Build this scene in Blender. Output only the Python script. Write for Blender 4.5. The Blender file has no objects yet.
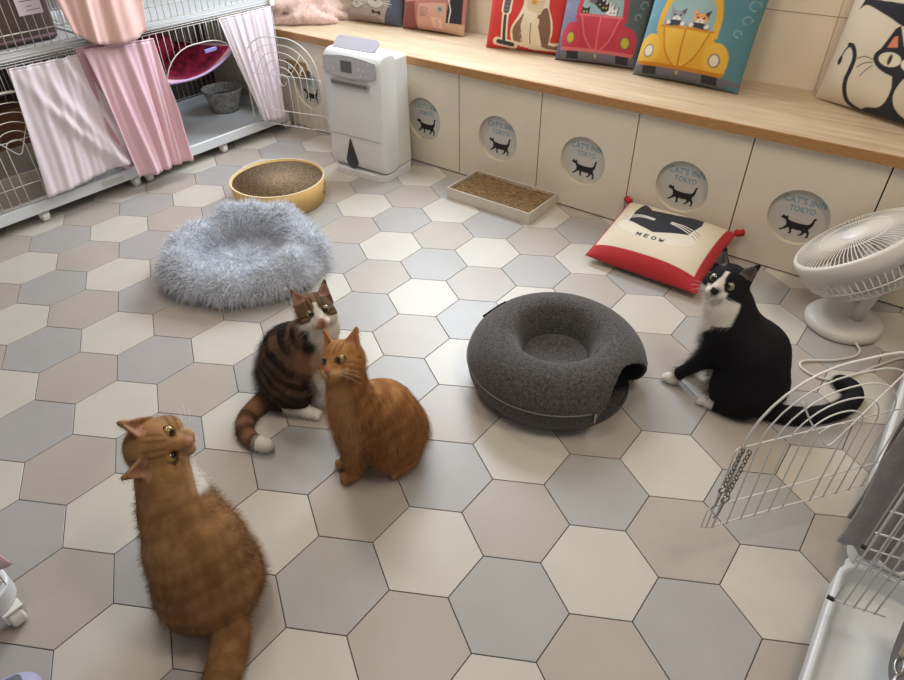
import bpy, bmesh, math, random
import numpy as np
from mathutils import Vector, Matrix
from mathutils.geometry import tessellate_polygon

random.seed(7)
rng = np.random.default_rng(7)
S = bpy.context.scene
COL = S.collection
PI = math.pi

# ------------------------------------------------------------------ camera
cam_d = bpy.data.cameras.new('camera')
cam_d.sensor_fit = 'HORIZONTAL'
cam_d.sensor_width = 36.0
cam_d.lens = 25.7595
cam_d.clip_start = 0.02
cam = bpy.data.objects.new('camera', cam_d)
COL.objects.link(cam)
CR = ((0.7960883, 0.6050753, -0.0112829), (0.3674778, -0.4981301, -0.7853831), (-0.4808362, 0.6210880, -0.6189072))
cam.matrix_world = Matrix(((CR[0][0], -CR[1][0], -CR[2][0], 0.0),
                           (CR[0][1], -CR[1][1], -CR[2][1], -2.2699),
                           (CR[0][2], -CR[1][2], -CR[2][2], 1.2542),
                           (0, 0, 0, 1)))
S.camera = cam

# ------------------------------------------------------------------ world, lights, exposure
w = bpy.data.worlds.new('World')
S.world = w
w.use_nodes = True
bg = w.node_tree.nodes['Background']
bg.inputs[0].default_value = (1.0, 0.975, 0.945, 1)
bg.inputs[1].default_value = 0.255


def area_light(name, loc, target, sx, sy, power, color, spread=PI):
    d = bpy.data.lights.new(name, 'AREA')
    d.shape = 'RECTANGLE'
    d.size, d.size_y = sx, sy
    d.energy = power
    d.color = color
    d.spread = spread
    o = bpy.data.objects.new(name, d)
    COL.objects.link(o)
    o.location = loc
    o.rotation_euler = (Vector(target) - Vector(loc)).to_track_quat('-Z', 'Y').to_euler()
    return o


area_light('window_daylight', (-1.95, 0.53, 1.55), (-1.75, -1.2, 0.35), 1.5, 1.05, 74, (0.80, 0.90, 1.0))
area_light('overhead_warm_light', (-2.3, -0.75, 2.45), (-2.2, -0.8, 0), 0.5, 0.5, 15, (1.0, 0.90, 0.78))
area_light('overhead_warm_light', (0.35, -1.1, 2.45), (0.2, -0.4, 0.3), 0.5, 0.5, 18, (1.0, 0.84, 0.64))
area_light('overhead_warm_light', (-0.9, -1.7, 2.45), (-0.8, -0.2, 0.2), 0.6, 0.6, 13, (1.0, 0.90, 0.77))  # unseen warm fill, added to brighten the cabinet fronts
S.view_settings.view_transform = 'Standard'
S.view_settings.look = 'None'
S.view_settings.gamma = 1.0
S.view_settings.use_curve_mapping = False
S.view_settings.exposure = -0.10


# ------------------------------------------------------------------ materials
def lin(c):
    if isinstance(c, str):
        c = tuple(int(c[i:i + 2], 16) / 255 for i in (0, 2, 4))
    return tuple(x / 12.92 if x <= 0.04045 else ((x + 0.055) / 1.055) ** 2.4 for x in c)


MATS = {}


def mat(name, color='cccccc', rough=0.5, metal=0.0, noise=None, bump=None, sheen=0.0, trans=0.0, alpha=None, spec=0.5,
        coat=0.0, attr=None, stretch=None):
    """principled material; noise=(scale, amount) mottles the colour, bump=(scale, strength, distance)"""
    if name in MATS:
        return MATS[name]
    m = bpy.data.materials.new(name)
    m.use_nodes = True
    nt = m.node_tree
    b = nt.nodes['Principled BSDF']
    c = lin(color) if color else (0.8, 0.8, 0.8)
    b.inputs['Base Color'].default_value = (*c, 1)
    b.inputs['Roughness'].default_value = rough
    b.inputs['Metallic'].default_value = metal
    b.inputs['Specular IOR Level'].default_value = spec
    b.inputs['Sheen Weight'].default_value = sheen
    b.inputs['Coat Weight'].default_value = coat
    b.inputs['Transmission Weight'].default_value = trans
    if alpha is not None:
        b.inputs['Alpha'].default_value = alpha
    if attr:
        a = nt.nodes.new('ShaderNodeAttribute')
        a.attribute_name = attr
        nt.links.new(a.outputs['Color'], b.inputs['Base Color'])
    if noise or bump:
        tc = nt.nodes.new('ShaderNodeTexCoord')
        mp = nt.nodes.new('ShaderNodeMapping')
        nt.links.new(tc.outputs['Object'], mp.inputs['Vector'])
        if stretch:
            mp.inputs['Scale'].default_value = stretch
    if noise:
        n = nt.nodes.new('ShaderNodeTexNoise')
        n.inputs['Scale'].default_value = noise[0]
        n.inputs['Detail'].default_value = 5
        nt.links.new(mp.outputs['Vector'], n.inputs['Vector'])
        mx = nt.nodes.new('ShaderNodeMix')
        mx.data_type = 'RGBA'
        mx.blend_type = 'MULTIPLY' if attr else 'MIX'
        if attr:
            r = nt.nodes.new('ShaderNodeMapRange')
            r.inputs['To Min'].default_value = 1 - noise[1]
            r.inputs['To Max'].default_value = 1 + noise[1]
            nt.links.new(n.outputs['Fac'], r.inputs['Value'])
            mx.inputs['Factor'].default_value = 1
            nt.links.new(a.outputs['Color'], mx.inputs['A'])
            nt.links.new(r.outputs['Result'], mx.inputs['B'])
        else:
            k = noise[1]
            mx.inputs['A'].default_value = (*[x * (1 - k) for x in c], 1)
            mx.inputs['B'].default_value = (*[min(1, x * (1 + k)) for x in c], 1)
            cr = nt.nodes.new('ShaderNodeMapRange')
            cr.inputs['From Min'].default_value = 0.3
            cr.inputs['From Max'].default_value = 0.7
            nt.links.new(n.outputs['Fac'], cr.inputs['Value'])
            nt.links.new(cr.outputs['Result'], mx.inputs['Factor'])
        nt.links.new(mx.outputs['Result'], b.inputs['Base Color'])
    if bump:
        n2 = nt.nodes.new('ShaderNodeTexNoise')
        n2.inputs['Scale'].default_value = bump[0]
        n2.inputs['Detail'].default_value = 4
        nt.links.new(mp.outputs['Vector'], n2.inputs['Vector'])
        bp = nt.nodes.new('ShaderNodeBump')
        bp.inputs['Strength'].default_value = bump[1]
        bp.inputs['Distance'].default_value = bump[2]
        nt.links.new(n2.outputs['Fac'], bp.inputs['Height'])
        nt.links.new(bp.outputs['Normal'], b.inputs['Normal'])
    MATS[name] = m
    return m


# ------------------------------------------------------------------ scene helpers
def tag(o, label=None, cat=None, group=None, kind=None):
    for k, v in (('label', label), ('category', cat), ('group', group), ('kind', kind)):
        if v:
            o[k] = v
    return o


def thing(name, label, cat, loc=(0, 0, 0), rotz=0.0, group=None):
    o = bpy.data.objects.new(name, None)
    COL.objects.link(o)
    o.location = loc
    o.rotation_euler = (0, 0, rotz)
    o.empty_display_size = 0.05
    return tag(o, label, cat, group)


def copy_tree(o, parent=None):
    c = o.copy()
    COL.objects.link(c)
    c.parent = parent
    for ch in [x for x in bpy.data.objects if x.parent == o]:
        copy_tree(ch, c)
    return c


class MB:
    def __init__(s):
        s.v, s.f, s.mi = [], [], []

    def add(s, vs, fs, mi=0, M=None):
        n = len(s.v)
        if M is not None:
            vs = [tuple(M @ Vector(v)) for v in vs]
        s.v += [tuple(v) for v in vs]
        s.f += [tuple(i + n for i in f) for f in fs]
        s.mi += [mi] * len(fs)
        return s

    def box(s, x0, x1, y0, y1, z0, z1, mi=0, M=None):
        vs = [(x, y, z) for z in (z0, z1) for y in (y0, y1) for x in (x0, x1)]
        fs = [(0, 2, 3, 1), (4, 5, 7, 6), (0, 1, 5, 4), (2, 6, 7, 3), (0, 4, 6, 2), (1, 3, 7, 5)]
        return s.add(vs, fs, mi, M)

    def tube(s, pts, r, n=6, closed=False, mi=0, M=None, caps=True):
        pts = [Vector(p) for p in pts]
        N = len(pts)
        rs = r if isinstance(r, (list, tuple)) else [r] * N
        vs, fs = [], []
        prev = None
        for i, p in enumerate(pts):
            a = pts[(i - 1) % N] if (closed or i > 0) else p
            b = pts[(i + 1) % N] if (closed or i < N - 1) else p
            t = (b - a)
            t = t.normalized() if t.length > 1e-9 else Vector((0, 0, 1))
            if prev is None:
                up = Vector((0, 0, 1)) if abs(t.z) < 0.9 else Vector((1, 0, 0))
                u = t.cross(up).normalized()
            else:
                u = (prev - t * prev.dot(t))
                u = u.normalized() if u.length > 1e-6 else t.orthogonal().normalized()
            prev = u
            q = t.cross(u)
            for k in range(n):
                an = 2 * PI * k / n
                vs.append(p + (u * math.cos(an) + q * math.sin(an)) * rs[i])
        for i in range(N if closed else N - 1):
            j = (i + 1) % N
            for k in range(n):
                l = (k + 1) % n
                fs.append((i * n + k, i * n + l, j * n + l, j * n + k))
        if not closed and caps:
            fs.append(tuple(range(n))[::-1])
            fs.append(tuple((N - 1) * n + k for k in range(n)))
        return s.add(vs, fs, mi, M)

    def lathe(s, prof, n=48, mi=0, M=None, closed=False):
        """prof: list of (r, z)"""
        vs, fs = [], []
        for (r, z) in prof:
            for k in range(n):
                a = 2 * PI * k / n
                vs.append((r * math.cos(a), r * math.sin(a), z))
        m = len(prof)
        for i in range(m if closed else m - 1):
            j = (i + 1) % m
            for k in range(n):
                l = (k + 1) % n
                fs.append((i * n + k, i * n + l, j * n + l, j * n + k))
        if not closed:
            fs.append(tuple(range(n))[::-1])
            fs.append(tuple((m - 1) * n + k for k in range(n)))
        return s.add(vs, fs, mi, M)

    def poly(s, pts2, z0, z1, mi=0, M=None):
        """extruded polygon (x, y) from z0 to z1"""
        n = len(pts2)
        vs = [(x, y, z0) for x, y in pts2] + [(x, y, z1) for x, y in pts2]
        tri = tessellate_polygon([[Vector((x, y, 0)) for x, y in pts2]])
        fs = [tuple(t)[::-1] for t in tri] + [tuple(i + n for i in t) for t in tri]
        fs += [(i, (i + 1) % n, (i + 1) % n + n, i + n) for i in range(n)]
        return s.add(vs, fs, mi, M)

    def grid(s, P, mi=0, closed_u=False, closed_v=False):
        """P: array (m, n, 3)"""
        m, n = P.shape[:2]
        fs = []
        for i in range(m if closed_u else m - 1):
            for j in range(n if closed_v else n - 1):
                i2, j2 = (i + 1) % m, (j + 1) % n
                fs.append((i * n + j, i2 * n + j, i2 * n + j2, i * n + j2))
        return s.add([tuple(p) for p in P.reshape(-1, 3)], fs, mi)

    def sphere(s, c, r, nu=20, nv=12, mi=0, M=None, sc=(1, 1, 1)):
        vs, fs = [], []
        for i in range(nv + 1):
            th = PI * i / nv
            for k in range(nu):
                a = 2 * PI * k / nu
                vs.append((c[0] + r * sc[0] * math.sin(th) * math.cos(a), c[1] + r * sc[1] * math.sin(th) * math.sin(a),
                           c[2] + r * sc[2] * math.cos(th)))
        for i in range(nv):
            for k in range(nu):
                l = (k + 1) % nu
                fs.append((i * nu + k, (i + 1) * nu + k, (i + 1) * nu + l, i * nu + l))
        return s.add(vs, fs, mi, M)

    def build(s, name, mats, parent=None, smooth=False, bevel=0.0, bseg=2, loc=None, rot=None, solid=0.0, subs=0, weld=True):
        me = bpy.data.meshes.new(name)
        me.from_pydata(s.v, [], s.f)
        if not isinstance(mats, (list, tuple)):
            mats = [mats]
        for m in mats:
            me.materials.append(m)
        if len(mats) > 1:
            me.polygons.foreach_set('material_index', s.mi)
        if weld:
            bm = bmesh.new()
            bm.from_mesh(me)
            bmesh.ops.remove_doubles(bm, verts=bm.verts, dist=1e-6)
            bmesh.ops.recalc_face_normals(bm, faces=bm.faces)
            bm.to_mesh(me)
            bm.free()
        o = bpy.data.objects.new(name, me)
        COL.objects.link(o)
        if parent is not None:
            o.parent = parent
        if loc is not None:
            o.location = loc
        if rot is not None:
            o.rotation_euler = rot
        if smooth:
            me.polygons.foreach_set('use_smooth', [True] * len(me.polygons))
        if solid:
            md = o.modifiers.new('solid', 'SOLIDIFY')
            md.thickness = solid
            md.offset = 0
        if bevel:
            md = o.modifiers.new('bevel', 'BEVEL')
            md.width = bevel
            md.segments = bseg
            md.limit_method = 'ANGLE'
            md.angle_limit = math.radians(40)
            if not smooth:
                me.polygons.foreach_set('use_smooth', [True] * len(me.polygons))
                me.set_sharp_from_angle(angle=math.radians(50))
        if subs:
            md = o.modifiers.new('subs', 'SUBSURF')
            md.levels = md.render_levels = subs
        return o


def arc(cx, cy, r, a0, a1, n=8):
    return [(cx + r * math.cos(math.radians(a0 + (a1 - a0) * i / n)), cy + r * math.sin(math.radians(a0 + (a1 - a0) * i / n)))
            for i in range(n + 1)]


def round_rect(x0, x1, y0, y1, r, n=6):
    return (arc(x1 - r, y0 + r, r, -90, 0, n) + arc(x1 - r, y1 - r, r, 0, 90, n) + arc(x0 + r, y1 - r, r, 90, 180, n)
            + arc(x0 + r, y0 + r, r, 180, 270, n))


def set_colors(o, rgb, name='Col'):
    """point colours given as linear rgb -> stored per face corner"""
    me = o.data
    ca = me.color_attributes.new(name, 'FLOAT_COLOR', 'POINT')
    a = np.ones((len(me.vertices), 4), np.float32)
    a[:, :3] = rgb
    ca.data.foreach_set('color', a.ravel())


def verts_of(o):
    a = np.empty(len(o.data.vertices) * 3, np.float32)
    o.data.vertices.foreach_get('co', a)
    return a.reshape(-1, 3).astype(float)


def text_mesh(body, size, thick, m, parent, loc, rot, name='lettering', spacing=1.0):
    c = bpy.data.curves.new('tmp_text', 'FONT')
    c.body = body
    c.size = size
    c.extrude = thick
    c.align_x = 'CENTER'
    c.align_y = 'CENTER'
    c.space_character = spacing
    c.offset = 0.0007
    c.resolution_u = 3
    t = bpy.data.objects.new('tmp_text', c)
    COL.objects.link(t)
    bpy.context.view_layer.update()
    me = bpy.data.meshes.new_from_object(t)
    bpy.data.objects.remove(t)
    me.name = name
    me.materials.clear()
    me.materials.append(m)
    o = bpy.data.objects.new(name, me)
    COL.objects.link(o)
    o.parent = parent
    o.location = loc
    o.rotation_euler = rot
    return o


# ------------------------------------------------------------------ painter: flat colours on a (u, v) grid
class Paint:
    def __init__(s, U, V, base, soft=0.004):
        s.U, s.V, s.soft = U, V, soft
        s.C = np.ones(U.shape + (3,)) * np.array(lin(base))

    def _mix(s, d, color, op=1.0):
        a = np.clip(0.5 - d / s.soft, 0, 1) * op
        s.C = s.C * (1 - a[..., None]) + np.array(lin(color)) * a[..., None]

    def poly(s, pts, color, op=1.0):
        p = np.array(pts, float)
        d2 = np.full(s.U.shape, 1e9)
        ins = np.zeros(s.U.shape, bool)
        for i in range(len(p)):
            a, b = p[i], p[(i + 1) % len(p)]
            e = b - a
            wx, wy = s.U - a[0], s.V - a[1]
            h = np.clip((wx * e[0] + wy * e[1]) / (e @ e + 1e-12), 0, 1)
            d2 = np.minimum(d2, (wx - e[0] * h) ** 2 + (wy - e[1] * h) ** 2)
            c = (a[1] > s.V) != (b[1] > s.V)
            if abs(e[1]) > 1e-12:
                ins ^= c & (s.U < e[0] * (s.V - a[1]) / e[1] + a[0])
        s._mix(np.where(ins, -1, 1) * np.sqrt(d2), color, op)
        return s

    def ell(s, cx, cy, rx, ry, color, rot=0, op=1.0):
        c, q = math.cos(rot), math.sin(rot)
        x, y = s.U - cx, s.V - cy
        k = np.sqrt(((x * c + y * q) / rx) ** 2 + ((-x * q + y * c) / ry) ** 2)
        s._mix((k - 1) * min(rx, ry), color, op)
        return s

    def stroke(s, pts, wd, color, op=1.0):
        p = np.array(pts, float)
        ws = wd if isinstance(wd, (list, tuple)) else [wd] * len(p)
        d = np.full(s.U.shape, 1e9)
        for i in range(len(p) - 1):
            a, b = p[i], p[i + 1]
            e = b - a
            wx, wy = s.U - a[0], s.V - a[1]
            h = np.clip((wx * e[0] + wy * e[1]) / (e @ e + 1e-12), 0, 1)
            r = ws[i] + (ws[i + 1] - ws[i]) * h
            d = np.minimum(d, np.sqrt((wx - e[0] * h) ** 2 + (wy - e[1] * h) ** 2) - r)
        s._mix(d, color, op)
        return s


def spline(pts, n=8):
    """Catmull-Rom through points of any dimension"""
    p = np.array(pts, float)
    q = np.vstack([2 * p[0] - p[1], p, 2 * p[-1] - p[-2]])
    out = []
    for i in range(1, len(q) - 2):
        for k in range(n):
            t = k / n
            out.append(0.5 * ((2 * q[i]) + (-q[i - 1] + q[i + 1]) * t + (2 * q[i - 1] - 5 * q[i] + 4 * q[i + 1] - q[i + 2]) * t ** 2
                              + (-q[i - 1] + 3 * q[i] - 3 * q[i + 1] + q[i + 2]) * t ** 3))
    out.append(p[-1])
    return [tuple(x) for x in out]


# ------------------------------------------------------------------ implicit surfaces (for animals and soft lumps)
class SDF:
    def __init__(s, lo, hi, h):
        s.lo, s.h = np.array(lo, float), h
        s.n = np.ceil((np.array(hi) - s.lo) / h).astype(int) + 1
        s.D = np.full(tuple(s.n), 1.0, np.float32)

    def _block(s, lo, hi):
        a = np.clip(np.floor((lo - s.lo) / s.h).astype(int), 0, s.n - 1)
        b = np.clip(np.ceil((hi - s.lo) / s.h).astype(int) + 1, 1, s.n)
        sl = tuple(slice(i, j) for i, j in zip(a, b))
        ax = [s.lo[i] + np.arange(a[i], b[i]) * s.h for i in range(3)]
        X, Y, Z = np.meshgrid(*ax, indexing='ij')
        return sl, np.stack([X, Y, Z], -1)

    def _put(s, sl, d, k, sub=False):
        c = s.D[sl]
        if sub:
            d = -d
            h = np.maximum(k - np.abs(c - d), 0) / max(k, 1e-6)
            s.D[sl] = np.maximum(c, d) + h * h * k * 0.25
        else:
            h = np.maximum(k - np.abs(c - d), 0) / max(k, 1e-6)
            s.D[sl] = np.minimum(c, d) - h * h * k * 0.25

    def cone(s, a, b, ra, rb, k=0.02):
        a, b = np.array(a, float), np.array(b, float)
        m = max(ra, rb) + k + 0.02
        sl, P = s._block(np.minimum(a, b) - m, np.maximum(a, b) + m)
        e = b - a
        wv = P - a
        t = np.clip((wv @ e) / (e @ e + 1e-12), 0, 1)
        d = np.linalg.norm(wv - t[..., None] * e, axis=-1) - (ra + (rb - ra) * t)
        s._put(sl, d, k)

    def chain(s, pts, rs, k=0.02):
        for i in range(len(pts) - 1):
            s.cone(pts[i], pts[i + 1], rs[i], rs[i + 1], k)

    def ell(s, c, r, A=None, k=0.02, sub=False):
        """ellipsoid, rows of A are its axes"""
        c, r = np.array(c, float), np.array(r, float)
        A = np.eye(3) if A is None else np.array(A, float)
        m = r.max() + k + 0.02
        sl, P = s._block(c - m, c + m)
        q = (P - c) @ A.T
        k0 = np.linalg.norm(q / r, axis=-1)
        k1 = np.linalg.norm(q / (r * r), axis=-1) + 1e-9
        s._put(sl, k0 * (k0 - 1.0) / k1, k, sub)

    def tri(s, a, b, c, th, k=0.004):
        a, b, c = (np.array(x, float) for x in (a, b, c))
        m = th + k + 0.015
        sl, P = s._block(np.minimum(np.minimum(a, b), c) - m, np.maximum(np.maximum(a, b), c) + m)
        nrm = np.cross(b - a, c - a)
        nrm /= np.linalg.norm(nrm)

        def seg(p, q):
            e = q - p
            wv = P - p
            t = np.clip((wv @ e) / (e @ e), 0, 1)
            return np.linalg.norm(wv - t[..., None] * e, axis=-1)
        ins = np.ones(P.shape[:3], bool)
        for p, q in ((a, b), (b, c), (c, a)):
            ins &= ((P - p) @ np.cross(nrm, q - p)) >= 0
        d = np.minimum(np.minimum(seg(a, b), seg(b, c)), seg(c, a))
        d = np.where(ins, np.abs((P - a) @ nrm), d) - th
        s._put(sl, d, k)

    def floor(s, z):
        zz = s.lo[2] + np.arange(s.n[2]) * s.h
        s.D = np.maximum(s.D, (z - zz)[None, None, :].astype(np.float32))

    def mesh(s):
        """naive surface nets"""
        D = s.D
        ins = D < 0
        nx, ny, nz = (np.array(D.shape) - 1)
        acc = np.zeros((nx, ny, nz, 3), np.float32)
        cnt = np.zeros((nx, ny, nz), np.int32)
        off = [(i, j, k) for i in (0, 1) for j in (0, 1) for k in (0, 1)]

        def sub(arr, o):
            return arr[o[0]:o[0] + nx, o[1]:o[1] + ny, o[2]:o[2] + nz]
        for o in off:
            for ax in range(3):
                if o[ax] == 0:
                    o2 = list(o)
                    o2[ax] = 1
                    A, B = sub(D, o), sub(D, o2)
                    cr = sub(ins, o) != sub(ins, o2)
                    t = np.where(cr, A / np.where(cr, A - B, 1), 0)
                    for q in range(3):
                        acc[..., q] += np.where(cr, o[q] + (t if q == ax else 0), 0)
                    cnt += cr
        act = cnt > 0
        idx = np.full((nx, ny, nz), -1, np.int64)
        idx[act] = np.arange(act.sum())
        base = np.argwhere(act)
        V = s.lo + (base + acc[act] / cnt[act][:, None]) * s.h
        faces = []
        for ax in range(3):
            A = [slice(None)] * 3
            B = [slice(None)] * 3
            A[ax], B[ax] = slice(0, -1), slice(1, None)
            cr = ins[tuple(A)] != ins[tuple(B)]
            e = np.argwhere(cr)
            u, v = (ax + 1) % 3, (ax + 2) % 3
            e = e[(e[:, u] > 0) & (e[:, v] > 0) & (e[:, u] < D.shape[u] - 1) & (e[:, v] < D.shape[v] - 1)]
            flip = ins[e[:, 0], e[:, 1], e[:, 2]]
            q = []
            for du, dv in ((1, 1), (0, 1), (0, 0), (1, 0)):
                c = e.copy()
                c[:, u] -= du
                c[:, v] -= dv
                q.append(idx[c[:, 0], c[:, 1], c[:, 2]])
            Q = np.stack(q, 1)
            Q[~flip] = Q[~flip][:, ::-1]
            faces.append(Q)
        return V, np.vstack(faces)


def mesh_object(name, V, Fq, mats, parent=None, smooth_iter=0):
    me = bpy.data.meshes.new(name)
    me.vertices.add(len(V))
    me.vertices.foreach_set('co', np.asarray(V, np.float32).ravel())
    me.loops.add(Fq.size)
    me.loops.foreach_set('vertex_index', Fq.ravel().astype(np.int32))
    me.polygons.add(len(Fq))
    me.polygons.foreach_set('loop_start', np.arange(0, Fq.size, 4, dtype=np.int32))
    me.update(calc_edges=True)
    me.validate()
    me.polygons.foreach_set('use_smooth', [True] * len(me.polygons))
    for m in (mats if isinstance(mats, (list, tuple)) else [mats]):
        me.materials.append(m)
    o = bpy.data.objects.new(name, me)
    COL.objects.link(o)
    if parent is not None:
        o.parent = parent
    if smooth_iter:
        md = o.modifiers.new('smooth', 'SMOOTH')
        md.factor = 0.5
        md.iterations = smooth_iter
    return o

# ================================================================== SETTING
# ---- hexagonal tiles: cream, taupe and grey in a three-colour weave
def tile_mat(name, col):
    m = mat(name, col, rough=0.36, noise=(9, 0.035), bump=(240, 0.16, 0.002), spec=0.5)
    return m


tile_mats = [tile_mat('cream_tile', 'c5bfb5'), tile_mat('taupe_tile', 'b0a69d'), tile_mat('grey_tile', 'a8a5a2'),
             mat('dark_grout', '4a443f', 0.9)]
fl = MB()
fl.add([(-3.6, -3.2, -0.0022), (1.4, -3.2, -0.0022), (1.4, 0.06, -0.0022), (-3.6, 0.06, -0.0022)], [(0, 1, 2, 3)], 3)
HS, HA0, HO = 0.125, math.radians(28.92), (-0.564, -1.6416)
for i in range(-24, 25):
    for j in range(-24, 25):
        lx, ly = 1.5 * (i + j) * HS, 0.8660254 * (i - j) * HS
        x = HO[0] + lx * math.cos(HA0) - ly * math.sin(HA0)
        y = HO[1] + lx * math.sin(HA0) + ly * math.cos(HA0)
        if -3.55 < x < 1.3 and -3.1 < y < 0.15:
            vs = []
            for rr, z in ((HS - 0.0012, -0.002), (HS - 0.0012, -0.0006), (HS - 0.0020, 0.0)):
                for k in range(6):
                    a = HA0 + PI / 3 * k
                    vs.append((x + rr * math.cos(a), y + rr * math.sin(a), z))
            fs = [(12, 13, 14, 15, 16, 17)]
            for q in (0, 6):
                fs += [(q + k, q + (k + 1) % 6, q + 6 + (k + 1) % 6, q + 6 + k) for k in range(6)]
            fl.add(vs, fs, (i - j) % 3)
floor = fl.build('floor', tile_mats, weld=False)
floor['kind'] = 'structure'

# ---- back wall with its window opening, large cream wall tiles with thin joints
wall_m = mat('cream_wall_tile', 'e8d8c0', 0.45, noise=(3, 0.03))
joint_m = mat('wall_joint', 'a8967c', 0.8)
WX0, WX1, WZ0, WZ1, WTOP = -2.7, -1.2, 1.02, 2.08, 2.5
wb = MB()
wb.box(-3.6, 1.4, 0.483, 0.60, -0.05, WZ0)
wb.box(-3.6, WX0, 0.483, 0.60, WZ0, WTOP)
wb.box(WX1, 1.4, 0.483, 0.60, WZ0, WTOP)
wb.box(WX0, WX1, 0.483, 0.60, WZ1, WTOP)
jt = 0.0012
for z in (0.732, 0.9975):
    wb.box(-3.5, 1.4, 0.482, 0.484, z - jt, z + jt, 1)
for x in (-3.34, -2.92, -2.50, -2.08, -1.66, -1.24, -0.84, -0.422, 0.0, 0.42, 0.84):
    wb.box(x - jt, x + jt, 0.482, 0.484, 0.483, 1.02, 1)
o = wb.build('wall_back', [wall_m, joint_m], weld=False)
o['kind'] = 'structure'
wl = MB()
wl.box(-3.62, -3.5, -3.2, 0.483, -0.05, 2.5)
o = wl.build('wall_left', mat('left_wall_paint', '5d5049', 0.7, noise=(2, 0.08)))
o['kind'] = 'structure'
wf = MB()
for (a, b, c, d) in ((WX0, WX1, WZ0, WZ0 + .04), (WX0, WX1, WZ1 - .04, WZ1), (WX0, WX0 + .04, WZ0, WZ1), (WX1 - .04, WX1, WZ0, WZ1)):
    wf.box(a, b, 0.49, 0.52, c, d)
o = wf.build('window_1', mat('window_frame_white', 'e6e4e0', 0.4), bevel=0.003)
o['kind'] = 'structure'

# ================================================================== BENCH
cab_m = mat('cream_cabinet_board', 'ddd2c1', 0.5, noise=(6, 0.03))
cab_in = mat('cabinet_inside', 'c4c0ba', 0.55)
rim_m = mat('hole_rim_board', 'd8cbb2', 0.55)
blue_print = mat('pale_blue_print', '7fa3ad', 0.6)
black_print = mat('black_print', '1b191c', 0.6)
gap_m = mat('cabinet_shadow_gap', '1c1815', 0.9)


def emblem_cat():
    """walking cat, seen from the side, facing left; unit about 1 wide"""
    body = spline([(-.50, .20), (-.46, .22), (-.44, .30), (-.40, .25), (-.345, .25), (-.31, .30), (-.30, .21), (-.27, .14), (-.18, .105),
                   (-.02, .085), (.12, .09), (.24, .11), (.31, .16), (.345, .25), (.36, .36), (.40, .42), (.44, .41), (.43, .37),
                   (.405, .30), (.40, .18), (.37, .06), (.325, -.02), (.33, -.12), (.37, -.20), (.37, -.32), (.355, -.395), (.30, -.395),
                   (.325, -.33), (.315, -.24), (.27, -.20), (.23, -.26), (.17, -.36), (.09, -.375), (.10, -.345), (.14, -.32),
                   (.170, -.25), (.15, -.17), (.02, -.185), (-.10, -.175), (-.110, -.25), (-.10, -.33), (-.12, -.375), (-.185, -.375),
                   (-.155, -.33), (-.17, -.23), (-.215, -.16), (-.28, -.22), (-.36, -.30), (-.43, -.325), (-.45, -.30), (-.38, -.25),
                   (-.31, -.13), (-.30, -.02), (-.335, .09), (-.40, .135), (-.46, .14)], 3)
    return body[:-1]


CAT2D = emblem_cat()
CW, CH, HZ, HR = 0.408, 0.447, 0.212, 0.098


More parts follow.
